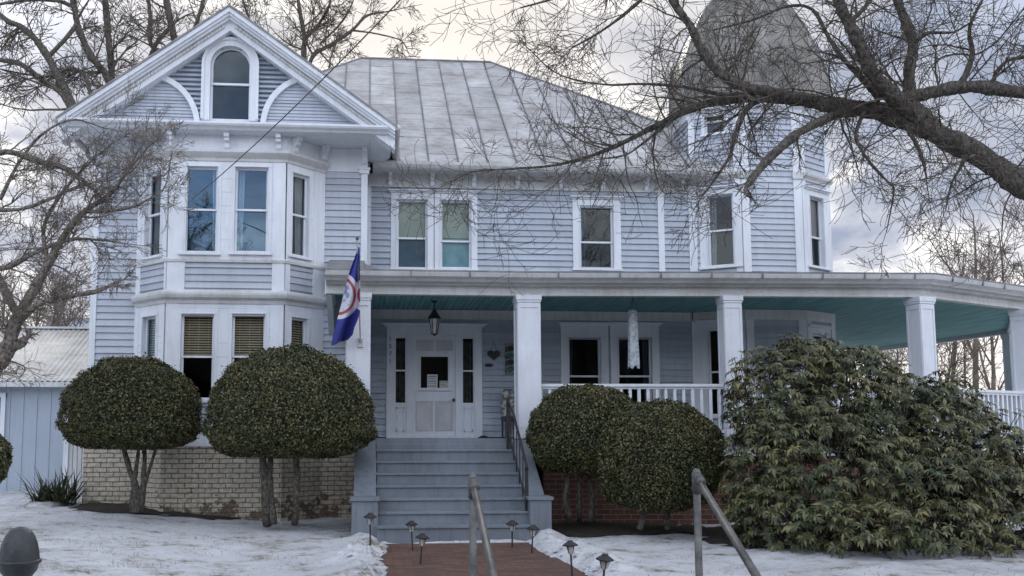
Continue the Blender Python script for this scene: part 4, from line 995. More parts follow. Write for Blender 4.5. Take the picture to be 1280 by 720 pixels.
# patterned banner
b0 = P(631, 429, HY); b1 = P(645.5, 468, HY)
ban = thing('patchwork_banner', (b0.x, HY, b1.z), 'narrow patchwork banner of dark and green triangles beside the middle post', 'banner')
m_ = MB(); m_.box(b0.x, b1.x, HY - .02, HY, b1.z, b0.z); m_.build('backing', mat('banner_cloth', (.25, .26, .25), (.16, .17, .17), 20, .9), ban)
dk = MB(); gn = MB(); rd_ = MB(); rows = 4; W = b1.x - b0.x; Hh = (b0.z - b1.z) / (rows + .6)
for i in range(rows):
    zc_ = b0.z - Hh * (i + .8); xm = (b0.x + b1.x) / 2; yy = HY - .024
    (dk if i % 2 == 0 else gn).add([(b0.x, yy, zc_), (xm, yy, zc_ - Hh * .45), (b1.x, yy, zc_), (xm, yy, zc_ + Hh * .45)], [(0, 1, 2, 3)])
    dk.add([(b0.x, yy - .001, zc_ - Hh * .5), (xm, yy - .001, zc_ - Hh * .45), (b0.x, yy - .001, zc_ - .1 * Hh)], [(0, 1, 2)])
for cx_, cz_ in ((b0.x + .04, b0.z - .03), (b0.x + .05, b1.z + .05), (b1.x - .08, b1.z + .04)): rd_.lathe([(0.001, 0), (.03, .01), (.03, .02), (.001, .03)], (cx_, HY - .03, cz_), 10)
dk.build('dark_triangles', 'iron', ban); gn.build('green_triangles', mat('green_cloth', (.03, .11, .08), (.05, .15, .1), 9, .9), ban); rd_.build('pale_rosettes', mat('pale_cloth', (.5, .42, .4), (.4, .3, .3), 9, .9), ban)
# folded floral chair cushion / porch chair by the post
cy_ = 18.2
c0, c1 = P(627, 486, cy_), P(645, 528, cy_)
ch = thing('porch_chair', ((c0.x + c1.x) / 2 + .15, cy_, 0), 'porch chair with pale floral cover half hidden behind the middle post', 'chair')
fx0 = c0.x; fx1 = c0.x + .55
m_ = MB(); m_.box(fx0, fx1, cy_ + .05, cy_ + .15, .42, c0.z); m_.build('backrest', mat('floral_cover', (.45, .43, .38), (.10, .11, .12), 13, .9, lo=.45, hi=.55), ch, bevel=.03)
m_ = MB(); m_.box(fx0, fx1, cy_ - .40, cy_ + .15, .33, .43); m_.build('seat', 'iron', ch, bevel=.02)
for x_ in (fx0 + .03, fx1 - .03):
    for y_ in (cy_ - .36, cy_ + .12): m_ = MB(); m_.tube([(x_, y_, 0), (x_, y_, .34)], .018, 8); m_.build('leg', 'iron', ch)
# little dark mats
dm = MB(); mp_ = P(604, 547, 18.4); dm.lathe([(.001, .05), (.05, .05), (.10, .02), (.13, .0), (.12, -.0)], (mp_.x, 18.35, .0), 14); tag(dm.build('door_stop', 'iron', smooth=True), 'low dark boot scraper on the porch floor right of the door', 'door stop')
# iron handrail at top of steps
hx = PX(633, 15.7, 540)
ir = thing('iron_handrail', (hx, 15.5, -.2), 'black iron handrail at the right side of the porch steps', 'handrail')
m_ = MB(); zt_ = PZ(499, 15.5, 633); m_.box(hx - .028, hx + .028, 15.47, 15.53, -.22, zt_); m_.box(hx - .04, hx + .04, 15.46, 15.54, zt_, zt_ + .03); m_.build('newel', 'iron', ir)
m_ = MB(); e_ = Vector((hx + .04, 14.0, -1.35)); m_.tube([(hx, 15.5, zt_ - .03), (hx + .02, 15.1, zt_ - .22), (hx + .06, 14.1, -.38), (hx + .06, 14.0, -.46)], .022, 8)
m_.tube([(hx, 15.5, .12), (hx + .06, 14.12, -.95)], .012, 6); m_.build('rail', 'iron', ir)
m_ = MB(); m_.box(hx + .035, hx + .085, 14.05, 14.10, -1.42, -.42); m_.build('lower_post', 'iron', ir)
for k in range(5):
    f_ = (k + 1) / 6; y_ = 15.5 - 1.4 * f_; m_ = MB(); m_.tube([(hx + .06 * f_, y_, .12 - 1.07 * f_), (hx + .06 * f_, y_, zt_ - .06 - (zt_ + .30) * f_)], .009, 5); m_.build('baluster', 'iron', ir)

# flag on a pole fixed to the left post
FY = 15.3
flag = thing('flag', tuple(P(449, 427, 15.65)), 'navy flag with round white and red emblem drooping from the left porch post', 'flag')
m_ = MB(); tip = P(446.5, 300, 14.9); ft = P(450.5, 427, 15.7); m_.tube([ft, tip], .013, 8); m_.build('flag_pole', mat('pale_wood', (.5, .48, .44), (.4, .38, .34), 8, .5), flag)
m_ = MB(); m_.lathe([(0.001, .07), (.022, .055), (.03, .03), (.022, .005), (.012, 0)], tuple(tip), 10); m_.build('finial', 'pipe', flag, smooth=True)
m_ = MB(); m_.tube([Vector(ft) + Vector((0, .08, -.04)), Vector(ft) + Vector((0, -.01, .06))], .035, 8); m_.box(ft.x - .05, ft.x + .05, ft.y + .03, 15.76, ft.z - .09, ft.z + .07); m_.build('bracket', 'trim_dirty', flag)
left_e = [(0, 448.0, 309), (.12, 443.5, 322), (.25, 439, 334), (.37, 435, 346), (.5, 430, 366), (.65, 423.5, 392), (.8, 418, 412), (1, 414, 432)]
right_e = [(0, 449.3, 309), (.12, 449.6, 325), (.3, 449.8, 350), (.45, 450, 372), (.58, 450, 390), (.7, 447, 400), (.8, 443, 409), (.92, 441, 418), (1, 436, 423.5)]
def lerp_e(E_, f_):
    for i in range(len(E_) - 1):
        if E_[i][0] <= f_ <= E_[i+1][0]:
            t_ = (f_ - E_[i][0]) / (E_[i+1][0] - E_[i][0]); return (E_[i][1] + t_ * (E_[i+1][1] - E_[i][1]), E_[i][2] + t_ * (E_[i+1][2] - E_[i][2]))
    return E_[-1][1:]
cl = MB(); NR, NC = 60, 26; emb = P(426, 368, FY)
for i in range(NR + 1):
    f_ = i / NR; l_ = lerp_e(left_e, f_); r_ = lerp_e(right_e, f_)
    for j in range(NC + 1):
        t_ = j / NC; yy = 14.95 + .55 * f_ + .10 * math.sin(t_ * 9 + f_ * 2.2) * min(1, f_ * 3) ; p = P(l_[0] + (r_[0] - l_[0]) * t_, l_[1] + (r_[1] - l_[1]) * t_ + (.6 * math.sin(t_ * 9) if f_ > .9 else 0), FY); p.y = yy
        s_ = yy / FY; p = Vector((p.x * s_, yy, ZE + (p.z - ZE) * s_)); cl.v.append(tuple(p))
for i in range(NR):
    for j in range(NC): a_ = i * (NC + 1) + j; cl.f.append((a_, a_ + NC + 1, a_ + NC + 2, a_ + 1))
def flag_mat():
    m, n, b = nt('navy_flag_cloth'); tc = N(n, 'ShaderNodeUVMap'); tc.uv_map = 'FlagUV'
    sp = N(n, 'ShaderNodeSeparateXYZ'); n.links.new(tc.outputs[0], sp.inputs[0])
    ln = N(n, 'ShaderNodeVectorMath', operation='LENGTH'); n.links.new(tc.outputs[0], ln.inputs[0])
    navy, white, red, pale = (.030, .04, .25), (.66, .64, .70), (.34, .07, .09), (.56, .58, .66)
    r = ramp(n, [(0, pale), (.70, pale), (.71, red), (.82, red), (.83, white), (.99, white), (1.0, navy)]); r.color_ramp.interpolation = 'CONSTANT'
    sc_ = N(n, 'ShaderNodeMath', operation='MULTIPLY'); sc_.inputs[1].default_value = .999; n.links.new(ln.outputs['Value'], sc_.inputs[0]); n.links.new(sc_.outputs[0], r.inputs[0])
    no = N(n, 'ShaderNodeTexNoise', Scale=3.6, Detail=3.0); n.links.new(tc.outputs[0], no.inputs['Vector'])
    r2 = ramp(n, [(.50, (0, 0, 0)), (.56, (1, 1, 1))]); n.links.new(no.outputs['Fac'], r2.inputs[0])
    lt_ = N(n, 'ShaderNodeMath', operation='LESS_THAN'); lt_.inputs[1].default_value = .66; n.links.new(ln.outputs['Value'], lt_.inputs[0])
    mu = N(n, 'ShaderNodeMath', operation='MULTIPLY'); n.links.new(lt_.outputs[0], mu.inputs[0]); n.links.new(r2.outputs[0], mu.inputs[1])
    mx = N(n, 'ShaderNodeMix', data_type='RGBA'); n.links.new(mu.outputs[0], mx.inputs['Factor']); n.links.new(r.outputs[0], mx.inputs[6]); mx.inputs[7].default_value = (.22, .24, .40, 1)
    n.links.new(mx.outputs[2], b.inputs['Base Color']); b.inputs['Roughness'].default_value = .75
    return m
fo = cl.build('flag_cloth', flag_mat(), flag, smooth=True, uv=False)
L = fo.data.uv_layers.new(name='FlagUV')
for p in fo.data.polygons:
    for li in p.loop_indices:
        vi = fo.data.loops[li].vertex_index; i, j = divmod(vi, NC + 1); f_ = i / NR; t_ = j / NC; l_ = lerp_e(left_e, f_); r_ = lerp_e(right_e, f_)
        px_ = l_[0] + (r_[0] - l_[0]) * t_; py2 = l_[1] + (r_[1] - l_[1]) * t_
        k_ = px_ + max(0, px_ - 445.5) * -1.5
        L.data[li].uv = ((k_ - 422.5) / 27.0, (py2 - 369) / 30.0)
so = fo.modifiers.new('thick', 'SOLIDIFY'); so.thickness = .003

# ================================================================== shrubs
def ico_pts(n, rng):
    out = []
    for i in range(n):
        z = rng.uniform(-1, 1); a = rng.uniform(0, 2 * math.pi); r = math.sqrt(1 - z * z); out.append(Vector((r * math.cos(a), r * math.sin(a), z)))
    return out
def leaf_mesh_np(centers, normals, size, rng, aspect=2.0, curl=.3, jitter=.8, name='foliage'):
    """many separate leaf faces (two quads folded at the midrib)"""
    n = len(centers); c = np.array(centers); nn = np.array(normals)
    nn = nn + rng.normal(0, jitter, nn.shape); nn /= np.linalg.norm(nn, axis=1)[:, None]
    t = rng.normal(0, 1, nn.shape); t -= (t * nn).sum(1)[:, None] * nn; t /= np.linalg.norm(t, axis=1)[:, None]
    b = np.cross(nn, t); s = size * rng.uniform(.65, 1.3, (n, 1)); w = s / aspect
    v0 = c - t * s * .5; v1 = c + b * w * .5 + nn * w * curl; v2 = c + t * s * .5 - nn * s * .15; v3 = c - b * w * .5 + nn * w * curl
    V = np.stack([v0, v1, v2, v3], 1).reshape(-1, 3); idx = np.arange(n)[:, None] * 4
    F_ = np.concatenate([idx + np.array([[0, 1, 2]]), idx + np.array([[0, 2, 3]])], 1).reshape(-1, 3)
    return V, F_
def np_mesh(name, V, F_, m_, parent):
    me = bpy.data.meshes.new(name); me.vertices.add(len(V)); me.vertices.foreach_set('co', V.astype(np.float32).ravel())
    k = F_.shape[1]; me.loops.add(F_.size); me.loops.foreach_set('vertex_index', F_.astype(np.int32).ravel())
    me.polygons.add(len(F_)); me.polygons.foreach_set('loop_start', np.arange(0, F_.size, k, dtype=np.int32)); me.polygons.foreach_set('loop_total', np.full(len(F_), k, dtype=np.int32))
    me.update(calc_edges=True); me.validate(); me.materials.append(M[m_] if isinstance(m_, str) else m_)
    o_ = bpy.data.objects.new(name, me); COL.objects.link(o_)
    if parent: o_.parent = parent; o_.matrix_parent_inverse = world_of(parent).inverted()
    return o_
def bump3(p, sd): return .5 * (math.sin(p[0]*3.1+sd) * math.cos(p[1]*2.7+sd*2) + math.sin(p[2]*3.7+p[0]*2+sd*3)) 
def topiary(name, c, rx, ry, rz_up, rz_dn, trunks, label, seed, nl=34000, size=.047):
    root = thing(name, (c[0], c[1], trunks[0][0][2] if trunks else gz(c[0], c[1])), label, 'shrub', 'clipped evergreen shrubs in front of the house')
    rng = np.random.default_rng(seed); rr = random.Random(seed)
    dirs = rng.normal(0, 1, (nl, 3)); dirs /= np.linalg.norm(dirs, axis=1)[:, None]
    # superellipsoid-like dome: flatter below
    up = dirs[:, 2] > 0
    R_ = np.where(up, rz_up, rz_dn)
    e = 0.86
    lump = 1 + .03 * np.sin(dirs[:, 0] * 6 + seed * 2) * np.sin(dirs[:, 2] * 5 + dirs[:, 1] * 4 + seed) + .018 * np.sin(dirs[:, 0] * 9 + seed) * np.cos(dirs[:, 1] * 8) + .014 * np.sin(dirs[:, 2] * 13 + dirs[:, 0] * 11)
    dep = 1 - np.abs(rng.normal(0, .04, nl)) + rng.normal(0, .010, nl) + (rng.random(nl) < .03) * rng.uniform(0, .055, nl)
    dep += .018 * np.sin(dirs[:, 0] * 23 + seed) * np.sin(dirs[:, 2] * 19 + dirs[:, 1] * 17)
    sx = dirs.copy(); sx[:, 2] = np.sign(dirs[:, 2]) * np.abs(dirs[:, 2]) ** e
    # normalise so lower half stays broad
    hz_ = np.sqrt(np.maximum(1e-6, 1 - dirs[:, 2] ** 2)); k = np.where(up, 1.0, np.maximum(hz_, 1e-3) ** -.42)
    pos = np.stack([c[0] + sx[:, 0] * rx * lump * dep * k, c[1] + sx[:, 1] * ry * lump * dep * k, c[2] + sx[:, 2] * R_ * lump * dep], 1)
    nor = np.stack([dirs[:, 0] / rx, dirs[:, 1] / ry, dirs[:, 2] / R_], 1); nor /= np.linalg.norm(nor, axis=1)[:, None]
    V, F_ = leaf_mesh_np(pos, nor, size, rng)
    fo_ = np_mesh('foliage', V, F_, 'holly', root)
    # closed dark core just inside the leaf layer
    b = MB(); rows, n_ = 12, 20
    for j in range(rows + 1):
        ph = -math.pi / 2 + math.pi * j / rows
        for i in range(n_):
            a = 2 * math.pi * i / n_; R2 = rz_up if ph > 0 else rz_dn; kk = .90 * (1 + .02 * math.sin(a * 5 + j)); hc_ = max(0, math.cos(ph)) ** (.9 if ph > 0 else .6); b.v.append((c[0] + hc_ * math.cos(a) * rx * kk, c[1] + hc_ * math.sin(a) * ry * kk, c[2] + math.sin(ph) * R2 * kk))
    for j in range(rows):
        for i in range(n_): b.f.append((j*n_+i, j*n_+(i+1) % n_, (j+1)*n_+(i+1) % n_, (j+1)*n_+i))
    b.build('inner_core', mat('dark_core', (.012, .014, .008), (.03, .03, .018), 12, 1.0), root, smooth=True)
    for tr in trunks:
        pts_, rads = [Vector(q[:3]) for q in tr], [q[3] for q in tr]
        fine, fr_ = [], []
        for i in range(len(pts_) - 1):
            for k_ in range(4):
                f_ = k_ / 4; fine.append(pts_[i].lerp(pts_[i+1], f_) + Vector((rr.uniform(-.012, .012), rr.uniform(-.012, .012), 0))); fr_.append((rads[i] * (1 - f_) + rads[i+1] * f_) * rr.uniform(.9, 1.12))
        fine.append(pts_[-1]); fr_.append(rads[-1])
        t_ = MB(); t_.tube(fine, [q * .86 for q in fr_], 9); t_.build('trunk', 'bark', root, smooth=True)
    return root
def tp(px, py, Y, r): p = P(px, py, Y); return (p.x, p.y, p.z, r)
Y1 = 15.5; cc = P(164, 528, Y1)
topiary('topiary_shrub', (cc.x, Y1, cc.z), 83 / 1150 * Y1 * 1.0, .95, 80 / 1150 * Y1, .44,
        [[tp(170, 640, Y1, .09), tp(171, 612, Y1, .07), tp(162, 585, Y1, .055), tp(152, 555, Y1, .04), tp(148, 535, Y1, .03)],
         [tp(174, 640, Y1 + .05, .08), tp(179, 610, Y1, .06), tp(181, 580, Y1, .045), tp(180, 540, Y1, .035)],
         [tp(178, 612, Y1, .05), tp(188, 585, Y1, .032), tp(197, 545, Y1, .025)],
         [tp(165, 640, Y1 + .1, .06), tp(168, 600, Y1, .05), tp(172, 570, Y1, .035), tp(176, 545, Y1, .03)]],
        'domed clipped evergreen on several thin trunks at the left corner of the house', 11)
Y2 = 14.9; cc = P(363, 533, Y2)
topiary('topiary_shrub', (cc.x, Y2, cc.z), 102 / 1150 * Y2, 1.2, 98 / 1150 * Y2, .50,
        [[tp(335, 655, Y2 + .2, .10), tp(332, 625, Y2, .085), tp(331, 595, Y2, .08), tp(328, 560, Y2, .06)], [tp(342, 655, Y2 + .1, .07), tp(337, 610, Y2, .06), tp(338, 570, Y2, .05)],
         [tp(369, 655, Y2 + .2, .065), tp(371, 620, Y2, .06), tp(371, 585, Y2, .055), tp(369, 550, Y2, .05)]],
        'largest domed clipped evergreen on two stout trunks in front of the bay windows', 12, nl=48000)
Y3 = 14.75; cc = P(735, 545, Y3)
topiary('topiary_shrub', (cc.x, Y3, cc.z), 75 / 1150 * Y3, .82, 65 / 1150 * Y3, .62,
        [[tp(712, 650, Y3, .06), tp(706, 620, Y3, .05), tp(715, 580, Y3, .04)], [tp(738, 652, Y3, .06), tp(741, 620, Y3, .05), tp(734, 580, Y3, .04)], [tp(725, 652, Y3 + .2, .05), tp(724, 600, Y3, .04), tp(726, 580, Y3, .03)]],
        'round clipped evergreen right of the porch steps, left of the pair', 13, nl=27000)
Y4 = 13.9; cc = P(824, 570, Y4)
topiary('topiary_shrub', (cc.x, Y4, cc.z), 80 / 1150 * Y4, .85, 70 / 1150 * Y4, .82,
        [[tp(800, 662, Y4, .06), tp(806, 630, Y4, .05), tp(812, 600, Y4, .04)], [tp(835, 662, Y4, .06), tp(831, 630, Y4, .05), tp(828, 600, Y4, .04)]],
        'round clipped evergreen nearest the large rhododendron, right of the pair', 14, nl=30000)
YL = 13.0; cc = P(-32, 572, YL)
topiary('topiary_shrub', (cc.x, YL, cc.z), .44, .44, .40, .42, [[tp(-30, 665, YL, .05), tp(-31, 620, YL, .04), tp(-30, 590, YL, .03)]],
        'small clipped evergreen cut off by the left edge of the view before the shed', 15, nl=9000, size=.05)

# rhododendron: whorls of long drooping leaves over a lumpy mound
def rhodo():
    rng = np.random.default_rng(5); rr = random.Random(5)
    YC = 13.0
    lobes = [(975, 500, 13.4, 66, 70), (1060, 495, 13.6, 75, 62), (1130, 530, 13.4, 75, 70), (1200, 560, 13.2, 66, 62), (955, 585, 12.6, 52, 80), (1040, 590, 12.3, 105, 85), (1140, 620, 12.2, 105, 80), (1235, 640, 12.4, 66, 75), (990, 645, 12.2, 75, 50), (1180, 520, 13.9, 44, 55), (1008, 452, 13.6, 46, 34), (1065, 462, 13.7, 44, 30), (1270, 600, 13.0, 50, 60), (1300, 660, 12.6, 60, 60), (1150, 662, 11.7, 90, 42), (1245, 672, 11.6, 80, 44), (1060, 655, 11.8, 70, 40)]
    root = thing('rhododendron_bush', (PX(1080, 12.8), 12.8, -1.35), 'huge sprawling rhododendron with drooping whorled leaves in front of the right porch', 'bush')
    Vs, Fs = [], []; nV = 0; L = []
    ell = [(P(a, b, y), w / 1150 * y, .95 * min(1.0, w / 1150 * y + .25), h / 1150 * y) for a, b, y, w, h in lobes]
    cent = []; nor = []
    for (c, rx, ry, rz_) in ell:
        n_ = int(470 * (rx * rz_ + rx * ry + ry * rz_) / 1.6)
        d = rng.normal(0, 1, (n_, 3)); d /= np.linalg.norm(d, axis=1)[:, None]
        dep = 1 - np.abs(rng.normal(0, .12, n_)) + rng.normal(0, .05, n_) + (rng.random(n_) < .05) * rng.uniform(0, .22, n_)
        lump = 1 + .13 * np.sin(d[:, 0] * 7 + c.x) * np.cos(d[:, 2] * 6 + c.z * 3) + .08 * np.sin(d[:, 0] * 15 + d[:, 2] * 13 + c.x * 5)
        p = np.array(c)[None] + d * np.array([rx, ry, rz_])[None] * (dep * lump)[:, None]
        keep = np.ones(n_, bool)
        for (c2, a2, b2, h2) in ell:
            if c2 is c: continue
            q = ((p - np.array(c2)) / np.array([a2, b2, h2])); keep &= (q ** 2).sum(1) > .50
        keep &= p[:, 2] > -1.38
        cent.append(p[keep]); nor.append(d[keep])
    C_ = np.concatenate(cent); D_ = np.concatenate(nor)
    stems = MB()
    for c, d in zip(C_, D_):
        ax = Vector(d) * .7 + Vector((0, 0, .75)) + Vector(rng.normal(0, .25, 3)); ax.normalize()
        t1 = ax.orthogonal().normalized(); t2 = ax.cross(t1); k = rr.randint(7, 10); a0 = rr.random() * 6.28; droop = rr.uniform(.35, 1.3)
        for i in range(k):
            a = a0 + 6.283 * i / k + rr.uniform(-.2, .2); o = (t1 * math.cos(a) + t2 * math.sin(a)); ln = rr.uniform(.075, .14) * (.75 + .5 * rr.random()); w = ln * rr.uniform(.12, .17)
            dr_ = droop + rr.uniform(-.2, .2)
            d1 = (o * math.cos(dr_ * .4) - Vector((0, 0, 1)) * math.sin(dr_ * .4) + ax * .25).normalized(); d2 = (o * math.cos(dr_) - Vector((0, 0, 1)) * math.sin(dr_)).normalized()
            p0 = Vector(c); p1 = p0 + d1 * ln * .5; p2 = p1 + d2 * ln * .5; sd_ = d1.cross(ax).normalized() * w
            upv = sd_.cross(d1).normalized() * w * .35
            L.extend([p0, p1 + sd_ - upv, p2, p1 - sd_ - upv, p1])
        if rr.random() < .5: stems.tube([Vector(c) - ax * .22, Vector(c)], [.007, .005], 3, cap=False)
    V = np.array([tuple(v) for v in L]); n_ = len(V) // 5; idx = np.arange(n_)[:, None] * 5
    F_ = np.concatenate([idx + np.array([[0, 1, 4]]), idx + np.array([[1, 2, 4]]), idx + np.array([[2, 3, 4]]), idx + np.array([[3, 0, 4]])], 1).reshape(-1, 3)
    np_mesh('foliage', V, F_, 'rhodo', root)
    base_c = Vector((PX(1080, 12.8), 12.8, -1.4))
    for (c, rx, ry, rz_) in ell:
        mid_ = base_c.lerp(c, .5) + Vector((rr.uniform(-.2, .2), rr.uniform(-.2, .2), -.25)); b2 = base_c + (Vector((c.x, c.y, 0)) - Vector((base_c.x, base_c.y, 0))) * .35
        stems.tube([Vector((b2.x, b2.y, -1.45)), mid_, c, c + Vector((rr.uniform(-.2, .2), 0, rz_ * .5))], [.05, .04, .025, .012], 6)
        for q in range(7):
            dd = Vector(rng.normal(0, 1, 3)); dd.normalize(); stems.tube([c, c + Vector((dd.x * rx * .4, dd.y * ry * .4, dd.z * rz_ * .4)), c + Vector((dd.x * rx * .85, dd.y * ry * .85, dd.z * rz_ * .85 + .05))], [.018, .012, .007], 4)
    stems.build('branches', 'bark', root, smooth=True)
rhodo()

# spiky plant by the shed
yr = random.Random(3)
yc = P(72, 612, 17.4); yk = thing('spiky_plant', (yc.x, 17.4, -1.25), 'dark spiky evergreen clump with long blades between shed and brick foundation', 'plant')
m_ = MB()
for i in range(240):
    a = yr.uniform(0, 2 * math.pi); el_ = yr.uniform(.1, 1.35); ln = yr.uniform(.35, .8); d0 = Vector((math.cos(a) * math.cos(el_), math.sin(a) * math.cos(el_) * .6, math.sin(el_)))
    p0 = Vector((yc.x + yr.uniform(-.30, .34), 17.2 + yr.uniform(-.2, .25), -1.26 + yr.uniform(0, .2))); p1 = p0 + d0 * ln * .55; p2 = p1 + (d0 - Vector((0, 0, yr.uniform(.1, .6)))).normalized() * ln * .45
    s_ = d0.cross(Vector((0, 0, 1))).normalized() * .016
    m_.add([p0 - s_, p0 + s_, p1 + s_, p1 - s_, p2], [(0, 1, 2, 3), (3, 2, 4)])
m_.build('blades', 'yucca', yk)
# ================================================================== shed and board fence at left
SY = 21.5
x0, x1 = PX(-140, SY), PX(80, SY, 520)
shed = thing('garden_shed', (x1 - 2, SY, -1.3), 'low light blue board sided outbuilding with pale corrugated roof left of the house', 'shed')
ze = PZ(479, SY, 40); zg = -1.5
m_ = MB(); m_.box(x0, x1, SY, SY + 4.5, zg, ze)
sh_wall = m_.build('wall', 'shed', shed)
m_ = MB(); bx_ = [PX(q, SY, 540) for q in (28, 45, 62, 76, 11, -8, -30, -50, -75, -100)]
for q in bx_: m_.box(q - .010, q + .010, SY - .015, SY, zg, ze)
m_.box(x1 - .10, x1 + .02, SY - .03, SY + .1, zg, ze); m_.box(x0, x1, SY - .025, SY, -1.35 + .1, -1.18)
m_.build('batten', 'shed', shed)
m_ = MB(); wx0, wx1 = PX(-30, SY, 520), PX(7, SY, 520); wz0, wz1 = PZ(556, SY, 5), PZ(491, SY, 5)
m_.box(wx0, wx0 + .1, SY - .05, SY, wz0, wz1); m_.box(wx1 - .1, wx1, SY - .05, SY, wz0, wz1); m_.box(wx0, wx1, SY - .052, SY, wz1 - .1, wz1); m_.box(wx0, wx1, SY - .06, SY, wz0, wz0 + .08); m_.box((wx0+wx1)/2 - .02, (wx0+wx1)/2 + .02, SY - .045, SY, wz0, wz1)
sw = m_.build('window', 'trim', shed); m_ = MB(); m_.box(wx0 + .08, wx1 - .08, SY - .02, SY - .012, wz0 + .06, wz1 - .08); m_.build('pane', 'shade_dark', sw)
rt = P(60, 411, SY + 2.6); m_ = MB(); rzr = rt.z; nC = 240; xe0, xe1 = x0 - .3, PX(118, SY - .3, 470)
for k in range(nC + 1):
    x_ = xe0 + (xe1 - xe0) * k / nC; o_ = .018 * math.cos(2 * math.pi * k / 6); m_.v += [(x_, SY - .35, ze + .03 + o_), (x_, SY + 2.6, rzr + o_), (x_, SY + 5.2, ze + .03 + o_)]
for k in range(nC): m_.f += [(3*k, 3*k+3, 3*k+4, 3*k+1), (3*k+1, 3*k+4, 3*k+5, 3*k+2)]
m_.build('corrugated_roof', 'shed_roof', shed, smooth=True)
m_ = MB(); m_.box(xe0, xe1, SY - .36, SY - .33, ze - .10, ze + .01); m_.box(xe0, xe1, SY + 2.5, SY + 2.7, rzr + .0, rzr + .05); m_.box(xe0, xe1, SY - .33, SY, ze - .06, ze - .03); m_.build('fascia', 'trim_dirty', shed)
# narrow white board fence between shed and house
fy = 19.2; fx0, fx1 = PX(86, fy, 570), PX(112, fy, 570) + .4
fen = thing('board_fence', ((fx0 + fx1) / 2, fy, -1.3), 'short white vertical board fence between shed and house corner', 'fence')
x_ = fx0; m_ = MB(); zt_ = PZ(520, fy, 95)
while x_ < fx1: m_.box(x_, x_ + .075, fy - .02, fy, -1.4, zt_); x_ += .09
m_.build('boards', 'trim_dirty', fen); m_ = MB(); m_.box(fx0, fx1, fy, fy + .04, -.4, -.3); m_.box(fx0, fx1, fy, fy + .04, -1.1, -1.0); m_.build('rails', 'trim_dirty', fen)
m_ = MB(); m_.box(fx0 - .1, fx0, fy - .05, fy + .05, -1.4, zt_ + .03); m_.build('post', 'trim', fen, bevel=.004)

# ================================================================== street furniture
# acorn topped bollard
bY = 3.9; bt = P(25.5, 659, bY)
bol = thing('bollard', (bt.x, bY, -1.6), 'dark grey metal post with acorn shaped finial at the lower left', 'post')
s_ = bY / 1150
m_ = MB(); m_.lathe([(r_ * s_, -z_ * s_) for r_, z_ in ((.5, -1), (5, 0), (11, 2), (16, 9), (20, 19), (22, 29), (23, 38))], (bt.x, bY, bt.z), 40, cap=False)
m_.build('acorn_cap', 'bollard', bol, smooth=True)
m_ = MB(); m_.lathe([(r_ * s_, -z_ * s_) for r_, z_ in ((23, 38), (25.2, 38.6), (25.2, 41.5), (22.5, 43.5), (20.5, 51), (16, 57), (15, 59), (16, 60.5), (15, 62), (12.5, 64))], (bt.x, bY, bt.z), 40, cap=False)
m_.build('finial_cup', 'bollard', bol, smooth=True)
m_ = MB(); m_.lathe([(12.5 * s_, -63 * s_), (12.5 * s_, -1.75 - bt.z + .25), (.09, -1.75 - bt.z + .2), (.09, -1.75 - bt.z)], (bt.x, bY, bt.z), 24); m_.build('shaft', 'bollard', bol, smooth=True)
# pipe handrails down to the street
def pipe_rail(px, py, Y, dxx, label):
    t_ = P(px, py, Y); root = thing('pipe_handrail', (t_.x, Y, -1.4), label, 'handrail', 'steel pipe handrails by the street steps')
    r_ = .023
    m_ = MB(); m_.tube([(t_.x, Y, -1.6), (t_.x, Y, t_.z - .03)], r_, 14); m_.build('post', 'pipe', root, smooth=True)
    low = Vector((t_.x + dxx, Y - 1.95, t_.z - 1.12))
    m_ = MB(); m_.tube([(t_.x, Y, t_.z - .02), low], r_, 14); m_.tube([low, low + Vector((0, 0, -1.0))], r_, 14); m_.build('rail', 'pipe', root, smooth=True)
    m_ = MB(); d_ = (low - Vector((t_.x, Y, t_.z))).normalized()
    m_.lathe([(.001, r_ + .01), (.02, r_ + .004), (r_ + .006, -.0), (r_ + .006, -.12), (r_, -.12)], (t_.x, Y, t_.z), 14, cap=False); m_.tube([Vector((t_.x, Y, t_.z - .01)), Vector((t_.x, Y, t_.z)) + d_ * .11], r_ + .006, 14); m_.build('elbow', 'pipe', root, smooth=True)
pipe_rail(591, 598, 5.7, .04, 'grey steel pipe handrail in front of the porch steps')
pipe_rail(870.5, 592, 5.7, .0, 'grey steel pipe handrail in front of the round shrub and rhododendron')
ss_ = MB()
for k in range(3): ss_.box(PX(575, 5.4), PX(900, 5.4), 5.15 - .34 * (k + 1), 5.15 - .34 * k + .02, -2.0, -1.56 - .08 * k)
tag(ss_.build('street_steps', 'stone', bevel=.01), kind='structure')
# solar path lights
def path_light(proto=None):
    root = thing('path_light', (0, 0, 0), '', 'garden light', 'small solar path lights along the brick walk')
    m_ = MB(); m_.tube([(0, 0, -.1), (0, 0, .30)], .011, 8); m_.build('stake', 'iron', root)
    m_ = MB(); m_.lathe([(.022, .29), (.028, .30), (.05, .385)], (0, 0, 0), 12, cap=False); m_.build('lens', 'plastic', root)
    m_ = MB(); m_.lathe([(.088, .38), (.09, .39), (.06, .41), (.035, .425), (.03, .44), (.001, .445)], (0, 0, 0), 14); m_.lathe([(.001, .378), (.088, .38)], (0, 0, 0), 14, cap=False); m_.build('cap', 'iron', root)
    m_ = MB()
    for k in range(4): a_ = math.pi / 2 * k + .4; m_.tube([(.026 * math.cos(a_), .026 * math.sin(a_), .295), (.056 * math.cos(a_), .056 * math.sin(a_), .385)], .005, 4)
    m_.build('lens_frame', 'iron', root)
    return root
